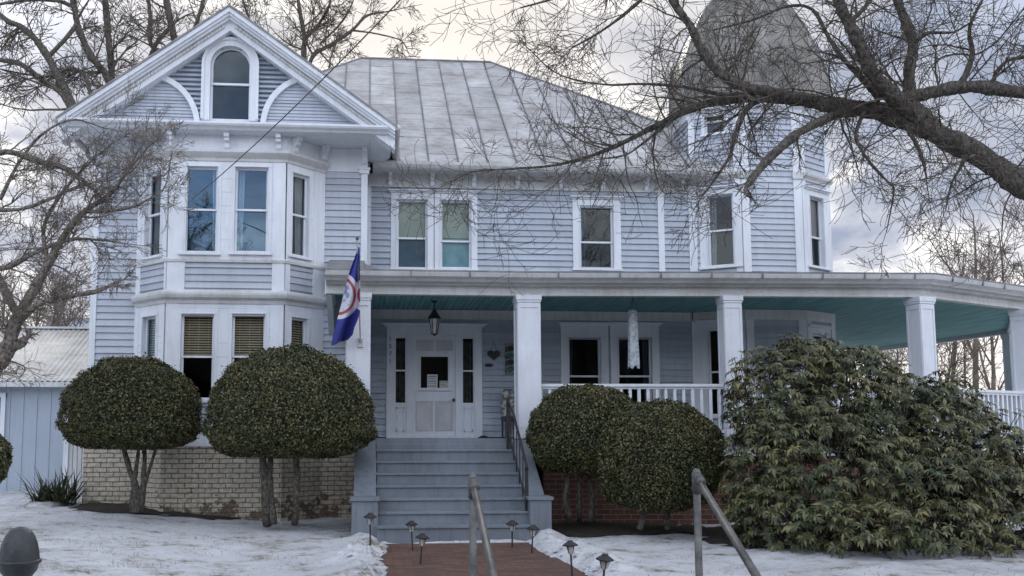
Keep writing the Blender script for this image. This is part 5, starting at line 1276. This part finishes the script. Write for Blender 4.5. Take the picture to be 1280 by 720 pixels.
pl0 = path_light(); spots = [(463, 642, 'at the left foot of the porch steps'), (516, 652, 'left of the brick walk near the steps'), (525, 668, 'left of the brick walk, taller in view beside the walk edge'), (640, 651, 'on the snow at the right foot of the steps'), (664, 657, 'before the right stair pedestal'), (715, 677, 'on the snow left of the front round shrub'), (752, 693, 'nearest the camera, on the right snow')]
for i, (px_, py2, lab) in enumerate(spots):
    # stand it on the snow: march along the ray of its cap
    o_ = pl0 if i == 0 else copy_tree(pl0)
    best = None
    for k in range(900):
        Y_ = 6 + k * .01; q = P(px_, py2, Y_)
        if q.z - .43 <= gz(q.x, q.y): best = q; break
    o_.location = (best.x, best.y, gz(best.x, best.y)); o_.rotation_euler = (R(random.Random(i).uniform(-5, 5)), R(random.Random(i + 9).uniform(-5, 5)), i)
    o_['label'] = 'black solar path light ' + lab
# snow clumps beside walk and by the shed
sr = random.Random(8); mounds = [(P(60, 607, 19).x + .2, 19.0, .5, .12), (P(80, 612, 18).x, 17.0, .35, .1)]
for i in range(170):
    y_ = sr.uniform(9.4, 13.5); l_, r_ = path_edges(y_); side = sr.choice((-1, 1)); mounds.append(((l_ - abs(sr.gauss(.05, .22))) if side < 0 else (r_ + abs(sr.gauss(.05, .25))), y_, sr.uniform(.02, .075), sr.uniform(.015, .05)))
mm = MB()
for (x_, y_, r_, h_) in mounds:
    b_ = len(mm.v); n_ = 12
    for j in range(5):
        f_ = j / 4; 
        for k in range(n_):
            a_ = 2 * math.pi * k / n_; rr4 = r_ * math.cos(f_ * math.pi / 2 * .95) * (1 + .22 * math.sin(a_ * 3 + x_ * 9) + .16 * math.sin(a_ * 5 + y_ * 17) + sr.uniform(-.1, .1)); mm.v.append((x_ + rr4 * math.cos(a_), y_ + rr4 * math.sin(a_), gz(x_, y_) - .03 + h_ * math.sin(f_ * math.pi / 2) + sr.uniform(-.012, .012)))
    for j in range(4):
        for k in range(n_): mm.f.append((b_ + j*n_+k, b_ + j*n_+(k+1) % n_, b_ + (j+1)*n_+(k+1) % n_, b_ + (j+1)*n_+k))
    mm.f.append(tuple(b_ + 4*n_ + k for k in range(n_)))
tag(mm.build('snow_clumps', 'snow', smooth=True), 'lumps of shovelled snow along the edges of the brick walk', 'snow', kind='stuff')
# dead grass and twig litter poking through the thin snow
lr = random.Random(77); gl_ = MB()
for i in range(9000):
    if i < 1200: x_ = lr.gauss(-2.6, 1.0); y_ = lr.uniform(9.5, 13.6)
    else: x_ = lr.uniform(-7, 10); y_ = lr.uniform(9, 16.4)
    l_, r_ = path_edges(y_)
    if l_ - .1 < x_ < r_ + .1 and y_ < 13.7: continue
    if hsh(x_ * 2.1, y_ * 2.3) < .15: continue
    z_ = gz(x_, y_); a_ = lr.uniform(0, 6.28); h_ = lr.uniform(.015, .05); w_ = .004; dx, dy = math.cos(a_) * w_, math.sin(a_) * w_; lx, ly = lr.uniform(-.05, .05), lr.uniform(-.05, .05)
    gl_.add([(x_ - dx, y_ - dy, z_ - .01), (x_ + dx, y_ + dy, z_ - .01), (x_ + lx, y_ + ly, z_ + h_)], [(0, 1, 2)])
tag(gl_.build('grass_blades', mat('dry_grass', (.16, .13, .07), (.28, .23, .14), 5, .9), uv=False), 'dry grass blades poking through the thin snow', 'grass', kind='stuff')

# ================================================================== trees
def catmull(pts, per=6):
    P_ = [pts[0]] + list(pts) + [pts[-1]]; out = []
    for i in range(1, len(P_) - 2):
        for k in range(per):
            t = k / per; a, b, c, d = P_[i-1], P_[i], P_[i+1], P_[i+2]
            out.append(.5 * ((2*b) + (c - a) * t + (2*a - 5*b + 4*c - d) * t*t + (3*b - a - 3*c + d) * t**3))
    out.append(P_[-2]); return out
def rvec(rr): 
    v = Vector((rr.gauss(0, 1), rr.gauss(0, 1), rr.gauss(0, 1))); return v.normalized()
def grow(mb, p, d, L, r, lvl, rr, prm):
    seg = prm['seg'][lvl]; n = max(3, int(L / seg)); pts, rads = [p.copy()], [r]; d = d.normalized(); st = L / n
    wob = prm['wob'][lvl]; cur = rvec(rr) * prm.get('curl', .1)
    for i in range(n):
        d = (d + rvec(rr) * wob + cur + Vector((0, 0, prm['up'][lvl])) * st).normalized(); p = p + d * st; pts.append(p.copy()); rads.append(max(prm['rmin'], r * (1 - .75 * (i + 1) / n)))
    mb.tube(pts, rads, 3 if r < prm.get('r3', .012) else (5 if r < .04 else 8), cap=False)
    if lvl + 1 < len(prm['n']):
        k = prm['n'][lvl + 1]; k = int(k * rr.uniform(.7, 1.3) + .5)
        for j in range(k):
            t = rr.uniform(.18, 1.0); i = min(n - 1, int(t * n)); base = pts[i]; dd = (pts[i+1] - pts[i]).normalized()
            ax = rvec(rr); ax = (ax - dd * ax.dot(dd)).normalized(); an = R(rr.uniform(28, 68)); nd = dd * math.cos(an) + ax * math.sin(an)
            grow(mb, base, nd, L * rr.uniform(*prm['len'][lvl + 1]) * (1.1 - .4 * t), rads[i] * rr.uniform(.45, .7), lvl + 1, rr, prm)
    return pts
def limb_tree(name, limbs, label, seed, prm, mat_l='bark', mat_t='twig', cat='tree', group=None, base=None, trunk=None, thin=1.0):
    """limbs: list of (list of (px,py,Y,radius), twig density per metre, twig length)"""
    root = thing(name, base, label, cat, group); rr = random.Random(seed)
    tw = MB()
    if trunk:
        t = MB(); pts = catmull([Vector(q[:3]) for q in trunk], 5); rd = np.interp(np.linspace(0, 1, len(pts)), np.linspace(0, 1, len(trunk)), [q[3] for q in trunk]); t.tube(pts, list(rd), 16); t.build('trunk', mat_l, root, smooth=True)
    for spec in limbs:
        tr, dens, tl = spec[:3]; tr = [(q[0], q[1], q[2], q[3] * thin) for q in tr]; sag = spec[3] if len(spec) > 3 else 0
        pts = catmull([P(a, b, y) for a, b, y, _ in tr], 10); rd = np.interp(np.linspace(0, 1, len(pts)), np.linspace(0, 1, len(tr)), [q[3] for q in tr])
        pts = [p + rvec(rr) * float(r) * .10 for p, r in zip(pts, rd)]; rd = [float(r) * rr.uniform(.97, 1.04) * (1 + .08 * math.sin(i_ * .5 + seed)) for i_, r in enumerate(rd)]
        l = MB(); l.tube(pts, rd, 14 if max(rd) > .04 else 7)
        nn_ = 14 if max(rd) > .04 else 7
        for vi in range(len(l.v)):
            ri = vi // nn_; c_v = pts[min(ri, len(pts) - 1)]; v_ = Vector(l.v[vi]); kf = 1 + .07 * math.sin((vi % nn_) * 2.2 + ri * .35) + rr.uniform(-.05, .05); l.v[vi] = tuple(c_v + (v_ - c_v) * kf)
        l.build('limb', mat_l, root, smooth=True)
        tot = sum((pts[i+1] - pts[i]).length for i in range(len(pts) - 1)); k = int(tot * dens)
        for j in range(k):
            i = rr.randrange(1, len(pts) - 1); dd = (pts[i+1] - pts[i]).normalized(); ax = rvec(rr); ax = (ax - dd * ax.dot(dd)).normalized(); ax.y *= .6; ax.z += sag; an = R(rr.uniform(35, 85)); nd = dd * math.cos(an) + ax * math.sin(an)
            grow(tw, pts[i], nd, tl * rr.uniform(.5, 1.25), min(rd[i] * .45, prm['r0'] * rr.uniform(.6, 1.3)), 0, rr, prm)
        grow(tw, pts[-1], (pts[-1] - pts[-2]), tl * .7, rd[-1] * .8, 0, rr, prm)
    tw.build('twigs', mat_t, root, smooth=True, uv=False)
    return root
prmR = dict(seg=[.10, .07, .05], wob=[.20, .24, .26], up=[-.12, -.05, .05], n=[1, 6, 4], len=[(1, 1), (.38, .85), (.40, .9)], rmin=.0032, r0=.013, curl=.13, r3=.010)
Yt = 9.6
def q_(*a): return a
limbsR = [
 ([(1330, 262, 9.0, .155), (1280, 232, 9.1, .145), (1225, 195, 9.2, .135), (1165, 165, 9.3, .125), (1100, 140, 9.5, .12), (1040, 132, 9.6, .10), (985, 122, 9.7, .085), (935, 122, 9.8, .07), (890, 128, 9.9, .055), (850, 142, 10.0, .045), (815, 160, 10.1, .038), (775, 180, 10.3, .030), (735, 196, 10.5, .024), (690, 207, 10.7, .018), (640, 211, 10.9, .014), (590, 215, 11.1, .010), (560, 230, 11.2, .007)], 7.5, 1.0),
 ([(1020, 126, 9.6, .07), (975, 118, 9.5, .066), (925, 106, 9.4, .062), (895, 86, 9.4, .058), (876, 62, 9.4, .052), (866, 38, 9.4, .048), (848, 12, 9.4, .045), (828, -20, 9.4, .04), (800, -60, 9.4, .035)], 7.5, 1.0),
 ([(1150, 150, 9.3, .10), (1115, 118, 9.2, .095), (1090, 92, 9.1, .085), (1078, 62, 9.0, .075), (1062, 32, 9.0, .068), (1048, 0, 9.0, .06), (1030, -50, 9.0, .05)], 7, 1.0),
 ([(1150, 148, 9.3, .09), (1138, 118, 9.4, .075), (1137, 88, 9.4, .07), (1141, 55, 9.4, .065), (1130, 22, 9.4, .058), (1120, -5, 9.4, .05), (1105, -50, 9.4, .045)], 7, 1.0),
 ([(1180, 172, 9.3, .09), (1150, 140, 9.4, .085), (1120, 128, 9.4, .075), (1165, 116, 9.3, .082), (1205, 108, 9.2, .08), (1245, 112, 9.1, .078), (1290, 118, 9.0, .076), (1350, 130, 8.9, .08)], 6, 1.0),
 ([(1060, 138, 9.5, .06), (1030, 150, 9.3, .055), (1000, 165, 9.2, .05), (975, 185, 9.1, .055), (955, 205, 9.1, .05), (935, 230, 9.0, .038)], 4, .6),
 ([(1100, 125, 9.4, .05), (1075, 95, 9.3, .035), (1055, 75, 9.2, .03), (1035, 45, 9.2, .025), (1015, 12, 9.2, .02), (985, 8, 9.2, .016), (940, 25, 9.2, .014), (890, 38, 9.3, .01)], 6, .9),
 ([(960, 122, 9.7, .035), (935, 135, 9.6, .032), (920, 165, 9.6, .028), (912, 195, 9.6, .022), (895, 222, 9.6, .016), (878, 245, 9.6, .01)], 6, .8),
 ([(940, 124, 9.8, .035), (900, 118, 9.9, .025), (850, 108, 9.9, .02), (800, 105, 10, .017), (760, 106, 10, .014), (720, 100, 10, .011), (690, 88, 10.1, .009), (665, 65, 10.1, .007)], 6, .8),
 ([(845, 145, 10, .022), (815, 170, 10, .018), (785, 192, 10, .015), (760, 198, 10, .01)], 5, .8),
 ([(1080, 140, 9.4, .03), (1070, 170, 9.3, .022), (1085, 200, 9.3, .018), (1110, 228, 9.3, .015), (1117, 240, 9.3, .012), (1108, 290, 9.3, .006)], 5, .7),
 ([(1205, 185, 9.2, .03), (1203, 205, 9.2, .022), (1190, 228, 9.2, .014), (1182, 262, 9.2, .008)], 6, .6),
 ([(1240, 112, 9.1, .03), (1246, 90, 9.1, .025), (1262, 75, 9.1, .022), (1290, 70, 9.1, .02)], 6, .9),
 ([(1138, 62, 9.4, .035), (1158, 42, 9.3, .022), (1192, 40, 9.2, .014), (1222, 22, 9.2, .007)], 7, .9),
 ([(1060, 30, 9.0, .04), (1082, 8, 9.1, .025), (1100, -20, 9.2, .018)], 7, 1.0),
 ([(1200, 108, 9.2, .05), (1215, 70, 9.2, .03), (1212, 35, 9.2, .022), (1228, 0, 9.2, .014)], 7, 1.0),
 ([(1125, 145, 9.4, .04), (1150, 190, 9.3, .022), (1158, 222, 9.3, .012)], 7, .8),
 ([(830, -30, 9.5, .03), (790, 10, 9.6, .022), (750, 40, 9.7, .016), (715, 60, 9.8, .010)], 6, .9),
 ([(800, -60, 9.5, .03), (745, -30, 9.7, .022), (700, -5, 9.8, .016), (650, 10, 9.9, .010)], 6, .9),
]
tb = P(1420, 330, 8.8)
limb_tree('large_bare_tree', limbsR, 'big bare tree whose thick gnarled limb crosses the upper right in front of the tower', 21, prmR, thin=.86, base=(tb.x + .2, 8.8, -1.4),
          trunk=[(tb.x + .25, 8.8, -1.7, .34), (tb.x + .2, 8.8, -.6, .27), (tb.x + .1, 8.8, .6, .24), (tb.x, 8.8, tb.z, .21), tuple(P(1330, 262, 9.0)) + (.15,)])

prmL = dict(seg=[.10, .07, .05], wob=[.24, .30, .34], up=[.20, .12, .05], n=[1, 7, 5], len=[(1, 1), (.38, .75), (.35, .7)], rmin=.0036, r0=.014, curl=.12, r3=.010)
YT = 13.5
limbsL = [
 ([(-40, 500, YT, 0.1326), (-5, 460, YT, 0.1170), (12, 428, YT, 0.1014), (20, 400, YT, 0.0858), (38, 370, YT, 0.0702), (60, 330, YT, 0.0585), (78, 298, YT, 0.0468), (105, 265, YT, 0.0390), (135, 245, YT, 0.0312), (158, 215, YT, 0.0234), (172, 190, YT, 0.0117)], 7, .8),
 ([(8, 435, YT, 0.0858), (22, 432, YT, 0.0702), (30, 425, YT, 0.0546)], 2, .4),
 ([(15, 410, YT, 0.0546), (45, 382, YT - .2, 0.0429), (80, 372, YT - .3, 0.0351), (120, 364, YT - .4, 0.0312), (148, 352, YT - .5, 0.0195)], 6, .6),
 ([(22, 395, YT, 0.0546), (-5, 340, YT, 0.0468), (-30, 300, YT, 0.0390), (-50, 240, YT, 0.0390)], 6, .9),
 ([(-40, 330, YT, 0.0468), (5, 335, YT, 0.0390), (40, 318, YT, 0.0312), (85, 300, YT, 0.0273), (125, 300, YT, 0.0156), (160, 305, YT, 0.0094)], 6, .7),
 ([(-30, 200, YT, 0.0429), (10, 190, YT, 0.0429), (50, 202, YT, 0.0429), (80, 210, YT, 0.0390), (112, 232, YT, 0.0273)], 7, .7),
 ([(-30, 260, YT, 0.0390), (20, 262, YT, 0.0273), (60, 250, YT, 0.0234), (100, 232, YT, 0.0156), (140, 225, YT, 0.0094)], 7, .7),
 ([(60, 330, YT, 0.0351), (55, 285, YT, 0.0273), (75, 245, YT, 0.0234), (110, 205, YT, 0.0156), (140, 180, YT, 0.0094)], 7, .7),
 ([(105, 265, YT, 0.0273), (150, 262, YT - .2, 0.0218), (180, 252, YT - .3, 0.0156), (205, 235, YT - .3, 0.0094), (215, 190, YT - .3, 0.0062)], 7, .7),
 ([(0, 250, YT, 0.0273), (20, 210, YT, 0.0234), (50, 170, YT, 0.0195), (90, 150, YT, 0.0140), (130, 160, YT, 0.0094)], 7, .8),
 ([(150, 225, YT - .2, 0.0156), (180, 190, YT - .3, 0.0125), (200, 170, YT - .3, 0.0078)], 9, .5),
]
limb_tree('gnarled_bare_tree', limbsL, 'gnarled bare tree with twiggy tips overlapping the left corner of the gable', 31, prmL, mat_l='bark_pale', mat_t='twig_pale', base=(P(-70, 540, YT).x, YT, -1.35),
          trunk=[tuple(Vector((P(-75, 540, YT).x, YT, -1.7))) + (.19,), tuple(P(-60, 560, YT)) + (.16,), tuple(P(-40, 500, YT)) + (.135,)])

prmB = dict(seg=[.35, .28, .2], wob=[.16, .22, .26], up=[.06, .05, .03], n=[1, 7, 6], len=[(1, 1), (.38, .7), (.35, .7)], rmin=.009, r0=.035, curl=.10, r3=.03)
YK = 25.0
limbsK = [
 ([(120, 190, YK, .17), (95, 140, YK, .16), (75, 100, YK, .15), (60, 72, YK, .14), (45, 50, YK, .12), (25, 33, YK, .11), (8, 25, YK, .09), (-15, 5, YK, .08)], 2.2, 2.0),
 ([(100, 160, YK, .14), (80, 120, YK, .12), (50, 98, YK, .11), (25, 80, YK, .10), (0, 75, YK, .09), (-30, 70, YK, .08)], 2.2, 2.0),
 ([(150, 130, YK + .5, .15), (133, 95, YK + .5, .14), (115, 72, YK + .5, .14), (103, 48, YK + .5, .13), (95, 22, YK + .5, .12), (88, -20, YK + .5, .11)], 2.2, 2.0),
 ([(140, 110, YK + 1, .13), (138, 70, YK + 1, .13), (134, 30, YK + 1, .13), (130, -20, YK + 1, .12)], 2.2, 2.0),
 ([(60, 72, YK, .10), (95, 30, YK, .07), (85, 5, YK, .06), (40, 0, YK, .06), (0, 5, YK, .05)], 2.2, 1.6),
 ([(118, 150, YK, .09), (108, 100, YK, .07), (88, 85, YK, .05), (60, 100, YK, .04)], 2.2, 1.6),
]
limb_tree('tall_bare_tree', limbsK, 'tall dark bare tree rising behind the left side of the gable', 41, prmB, thin=.70, base=(P(150, 300, 25.5).x, 25.5, -1.2), group='tall bare trees behind the house',
          trunk=[(P(150, 300, 25.5).x, 25.5, -1.6, .4), (P(148, 300, 25.5).x, 25.5, 2, .33), tuple(P(140, 240, 25.5)) + (.28,), tuple(P(125, 190, 25.3)) + (.22,)])
limbsK2 = [
 ([(225, 70, 28, .16), (215, 35, 28, .15), (208, 0, 28, .14), (205, -40, 28, .12)], 2.0, 2.0),
 ([(225, 70, 28, .12), (190, 58, 28, .10), (188, 20, 28, .09), (182, -20, 28, .08)], 2.2, 1.8),
 ([(232, 60, 28, .10), (245, 30, 28, .09), (258, -10, 28, .08)], 2.2, 1.8),
 ([(185, 80, 28, .1), (195, 55, 28, .09), (212, 35, 28, .08)], 2.0, 1.5),
]
limb_tree('tall_bare_tree', limbsK2, 'tall bare tree directly behind the left slope of the gable roof', 43, prmB, thin=.70, base=(P(235, 300, 28).x, 28.3, -1.2), group='tall bare trees behind the house',
          trunk=[(P(240, 300, 28).x, 28, -1.6, .36), (P(238, 300, 28).x, 28, 4, .27), tuple(P(230, 120, 28)) + (.2,), tuple(P(225, 70, 28)) + (.17,)])
YN = 31
limbsK3 = [
 ([(385, 120, YN, .14), (380, 80, YN, .13), (380, 45, YN, .11), (374, 10, YN, .09), (370, -20, YN, .08)], 1.8, 2.0),
 ([(385, 110, YN, .12), (390, 72, YN, .10), (415, 55, YN, .09), (440, 38, YN, .08), (458, 20, YN, .06), (480, 15, YN, .05)], 2.2, 2.0),
 ([(381, 50, YN, .08), (400, 28, YN, .07), (412, 5, YN, .06), (414, -20, YN, .05)], 2.2, 1.8),
 ([(440, 38, YN, .05), (470, 42, YN, .04), (500, 50, YN, .03), (508, 60, YN, .02)], 3, 1.2),
 ([(400, 55, YN, .05), (425, 30, YN, .05), (440, 5, YN, .04), (445, -20, YN, .03)], 2.5, 1.4),
 ([(385, 100, YN, .07), (340, 60, YN, .06), (315, 30, YN, .05), (300, -10, YN, .05)], 2.5, 1.8),
 ([(412, 110, YN - 1, .05), (412, 80, YN - 1, .04), (418, 60, YN - 1, .03)], 3, 1.2),
]
limb_tree('tall_bare_tree', limbsK3, 'tall bare tree behind the valley between gable and metal roof', 45, prmB, thin=.70, base=(P(390, 300, YN).x, YN, -1.2), group='tall bare trees behind the house',
          trunk=[(P(390, 300, YN).x, YN, -1.6, .34), (P(389, 300, YN).x, YN, 5, .24), tuple(P(386, 150, YN)) + (.18,), tuple(P(385, 110, YN)) + (.14,)])

# generic trees further back
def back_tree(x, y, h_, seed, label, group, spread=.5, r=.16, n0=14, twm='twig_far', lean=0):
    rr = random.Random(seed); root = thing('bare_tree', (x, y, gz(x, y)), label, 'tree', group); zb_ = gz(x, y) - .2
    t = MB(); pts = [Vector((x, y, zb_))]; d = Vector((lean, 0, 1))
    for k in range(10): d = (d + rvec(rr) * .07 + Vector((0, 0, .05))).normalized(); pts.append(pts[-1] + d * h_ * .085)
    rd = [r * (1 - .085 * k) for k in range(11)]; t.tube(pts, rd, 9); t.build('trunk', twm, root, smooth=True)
    tw = MB(); prm = dict(seg=[.4, .3, .22], wob=[.13, .2, .25], up=[.10, .08, .05], n=[1, 7, 4], len=[(1, 1), (.35, .6), (.3, .55)], rmin=.009, curl=.03, r3=.03)
    for k in range(n0):
        f_ = rr.uniform(.25, 1); i = min(9, int(f_ * 10)); a = rr.uniform(0, 6.28); dd = Vector((math.cos(a) * spread, math.sin(a) * spread, rr.uniform(.5, 1.1)))
        grow(tw, pts[i].lerp(pts[i+1], rr.random()), dd, h_ * rr.uniform(.2, .38) * (1.15 - .4 * f_), rd[i] * .5, 0, rr, prm)
    tw.build('crown', twm, root, smooth=True, uv=False); return root
G1 = 'thin bare trees beyond the right porch'; G2 = 'thin bare trees beyond the shed'; 
cnt = 0
specs = [(1118, 30, 5.6, .07), (1150, 34, 7.2, .09), (1180, 29, 7.5, .11), (1215, 27, 8.6, .15), (1232, 33, 9.5, .12), (1258, 28, 8.2, .12), (1285, 30, 9.5, .13), (1320, 27, 9, .13), (1090, 37, 5.8, .08), (1060, 41, 6.2, .07), (1200, 40, 9.5, .1), (1140, 44, 9, .1), (1245, 46, 11, .12), (1165, 25, 5.5, .06)]
words = ['leftmost small', 'slender', 'forked', 'tallest thick stemmed', 'upright', 'leaning', 'wide crowned', 'rightmost', 'low pale', 'very small', 'faint far', 'middle far', 'far right high', 'short near']
for i, (px_, Y_, h_, r_) in enumerate(specs):
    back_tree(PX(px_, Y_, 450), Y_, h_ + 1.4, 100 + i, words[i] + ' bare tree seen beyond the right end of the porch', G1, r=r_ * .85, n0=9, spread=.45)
specs = [(40, 30, 7, .15), (70, 33, 8, .14), (98, 36, 8, .12), (-20, 34, 10, .16), (52, 42, 9, .13), (10, 38, 9, .13)]
words = ['thick stemmed', 'slim straight', 'rightmost', 'leftmost tall', 'far pale', 'spreading']
for i, (px_, Y_, h_, r_) in enumerate(specs):
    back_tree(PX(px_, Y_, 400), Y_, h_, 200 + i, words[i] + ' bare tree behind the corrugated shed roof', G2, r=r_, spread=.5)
for i, (px_, Y_, h_) in enumerate([(526, 46, 20.2), (573, 48, 20.6)]):
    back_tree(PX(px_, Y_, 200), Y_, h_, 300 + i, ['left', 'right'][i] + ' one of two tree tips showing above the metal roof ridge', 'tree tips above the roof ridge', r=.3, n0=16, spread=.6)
for i, (x_, y_, h_) in enumerate([(-9, -16, 14), (-1, -19, 15), (6, -17, 14), (13, -15, 15), (20, -18, 15)]):
    back_tree(x_, y_, h_, 400 + i, ['leftmost', 'second', 'middle', 'fourth', 'rightmost'][i] + ' bare tree across the street behind the viewer', 'trees across the street', r=.3, n0=22, spread=.7, twm='twig')
# pale far building glimpsed past the shed
fb = thing('distant_building', (PX(90, 70), 70, -1), 'pale far building glimpsed between trees above the shed roof', 'building')
m_ = MB(); m_.box(PX(58, 70), PX(125, 70), 70, 78, -2, PZ(398, 70, 90)); m_.build('wall', 'siding_warm', fb)
m_ = MB(); a_, b_ = PX(52, 70), PX(130, 70); zt_ = PZ(398, 70, 90); m_.add([(a_, 69.5, zt_), (b_, 69.5, zt_), (b_, 79, zt_), (a_, 79, zt_), (a_ + 1, 74, zt_ + 1.1), (b_ - 1, 74, zt_ + 1.1)], [(0, 1, 5, 4), (1, 2, 5), (2, 3, 4, 5), (3, 0, 4), (3, 2, 1, 0)]); m_.build('roof', 'shed_roof', fb)

# overhead service cable fixed to the bay
a_, b_ = P(240, 249, 16.55), P(503, -3, 9.0); c_ = P(640, -150, 6.5)
pts = []
for k in range(41):
    t_ = k / 40; p = a_.lerp(b_, t_) if True else a_; pts.append(p + Vector((0, 0, -.25 * 4 * t_ * (1 - t_) * .35)))
pts += [c_]
cb_ = MB(); cb_.tube(pts, .008, 6); tag(cb_.build('overhead_cable', 'twig', smooth=True), 'dark service cable sloping from the bay window up across the gable', 'cable')

# ================================================================== sky and sun
w = bpy.data.worlds.new('World'); S.world = w; w.use_nodes = True; n = w.node_tree; n.nodes.clear()
out = N(n, 'ShaderNodeOutputWorld'); bg = N(n, 'ShaderNodeBackground', Strength=0.1)
SUN_EL, SUN_AZ = R(26), R(4)     # behind the house, slightly left
sky = N(n, 'ShaderNodeTexSky'); sky.sky_type = 'NISHITA'; sky.sun_disc = False; sky.sun_elevation = SUN_EL; sky.sun_rotation = SUN_AZ; sky.air_density = 1.0; sky.dust_density = 1.5
tc = N(n, 'ShaderNodeTexCoord')
mp = N(n, 'ShaderNodeMapping'); mp.inputs['Scale'].default_value = (1, 1, 1.9); n.links.new(tc.outputs['Generated'], mp.inputs['Vector'])
nA = N(n, 'ShaderNodeTexNoise', Scale=4.4, Detail=9.0, Roughness=0.55, Distortion=0.4); n.links.new(mp.outputs[0], nA.inputs['Vector'])
nB = N(n, 'ShaderNodeTexNoise', Scale=1.1, Detail=4.0, Roughness=0.5); n.links.new(mp.outputs[0], nB.inputs['Vector'])
# cloud tone: grey bellies to bright tops
cr = ramp(n, [(0.39, (3.0, 3.45, 4.5)), (0.49, (4.9, 5.1, 5.8)), (0.58, (9.6, 9.5, 9.4))]); n.links.new(nA.outputs['Fac'], cr.inputs[0])
# warm glow low in the sky and toward the hidden sun
nrm = N(n, 'ShaderNodeVectorMath', operation='NORMALIZE'); n.links.new(tc.outputs['Generated'], nrm.inputs[0])
dt = N(n, 'ShaderNodeVectorMath', operation='DOT_PRODUCT'); n.links.new(nrm.outputs[0], dt.inputs[0])
dt.inputs[1].default_value = (math.sin(SUN_AZ) * math.cos(SUN_EL), math.cos(SUN_AZ) * math.cos(SUN_EL), math.sin(SUN_EL))
gr = ramp(n, [(0.90, (0, 0, 0)), (0.985, (.35, .35, .35)), (0.998, (.8, .8, .8))]); n.links.new(dt.outputs['Value'], gr.inputs[0])
sp = N(n, 'ShaderNodeSeparateXYZ'); n.links.new(nrm.outputs[0], sp.inputs[0])
hz = ramp(n, [(0.0, (.85, .85, .85)), (0.17, (0, 0, 0))]); n.links.new(sp.outputs[2], hz.inputs[0])
fy_ = N(n, 'ShaderNodeMapRange'); fy_.inputs['From Min'].default_value = 0; fy_.inputs['From Max'].default_value = .7; n.links.new(sp.outputs[1], fy_.inputs['Value'])
hm = N(n, 'ShaderNodeMath', operation='MULTIPLY'); n.links.new(hz.outputs[0], hm.inputs[0]); n.links.new(fy_.outputs[0], hm.inputs[1])
mxw = N(n, 'ShaderNodeMath', operation='MAXIMUM'); n.links.new(gr.outputs[0], mxw.inputs[0]); n.links.new(hm.outputs[0], mxw.inputs[1])
warm = N(n, 'ShaderNodeMix', data_type='RGBA'); n.links.new(mxw.outputs[0], warm.inputs['Factor']); n.links.new(cr.outputs[0], warm.inputs[6]); warm.inputs[7].default_value = (9.0, 8.3, 7.4, 1)
# cloud cover: broken overhead and behind, letting blue sky through
cv = ramp(n, [(0.36, (0.25, .25, .25)), (0.50, (1, 1, 1))]); n.links.new(nB.outputs['Fac'], cv.inputs[0])
sk5 = N(n, 'ShaderNodeMix', data_type='RGBA', blend_type='MULTIPLY'); sk5.inputs['Factor'].default_value = 1; n.links.new(sky.outputs[0], sk5.inputs[6]); sk5.inputs[7].default_value = (1.5, 1.5, 1.5, 1)
mx = N(n, 'ShaderNodeMix', data_type='RGBA'); n.links.new(cv.outputs[0], mx.inputs['Factor']); n.links.new(sk5.outputs[2], mx.inputs[6]); n.links.new(warm.outputs[2], mx.inputs[7])
bk = N(n, 'ShaderNodeMapRange', interpolation_type='SMOOTHSTEP'); bk.inputs['From Min'].default_value = .25; bk.inputs['From Max'].default_value = -.6; n.links.new(sp.outputs[1], bk.inputs['Value'])  # added boost: sky behind the camera brightened to light the facade
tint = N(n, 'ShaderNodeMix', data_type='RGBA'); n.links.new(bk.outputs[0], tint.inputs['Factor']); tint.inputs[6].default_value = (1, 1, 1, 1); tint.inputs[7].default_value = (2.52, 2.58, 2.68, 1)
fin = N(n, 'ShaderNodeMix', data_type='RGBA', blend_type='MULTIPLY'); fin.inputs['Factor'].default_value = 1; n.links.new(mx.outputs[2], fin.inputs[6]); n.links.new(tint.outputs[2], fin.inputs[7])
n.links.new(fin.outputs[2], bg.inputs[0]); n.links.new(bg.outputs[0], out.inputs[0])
sl = bpy.data.lights.new('sun', 'SUN'); sl.energy = 0.9; sl.angle = R(14); sl.color = (1, .95, .87); so_ = bpy.data.objects.new('sun', sl); COL.objects.link(so_)
sd_ = Vector((math.sin(SUN_AZ) * math.cos(SUN_EL), math.cos(SUN_AZ) * math.cos(SUN_EL), math.sin(SUN_EL))); so_.rotation_euler = sd_.to_track_quat('Z', 'Y').to_euler(); so_.location = (0, 30, 30)

S.view_settings.view_transform = 'Standard'; S.view_settings.look = 'None'; S.view_settings.gamma = 1; S.view_settings.exposure = 0.40
S.render.engine = 'CYCLES'; S.render.resolution_x = 1024; S.render.resolution_y = 576
S.cycles.transparent_max_bounces = 12
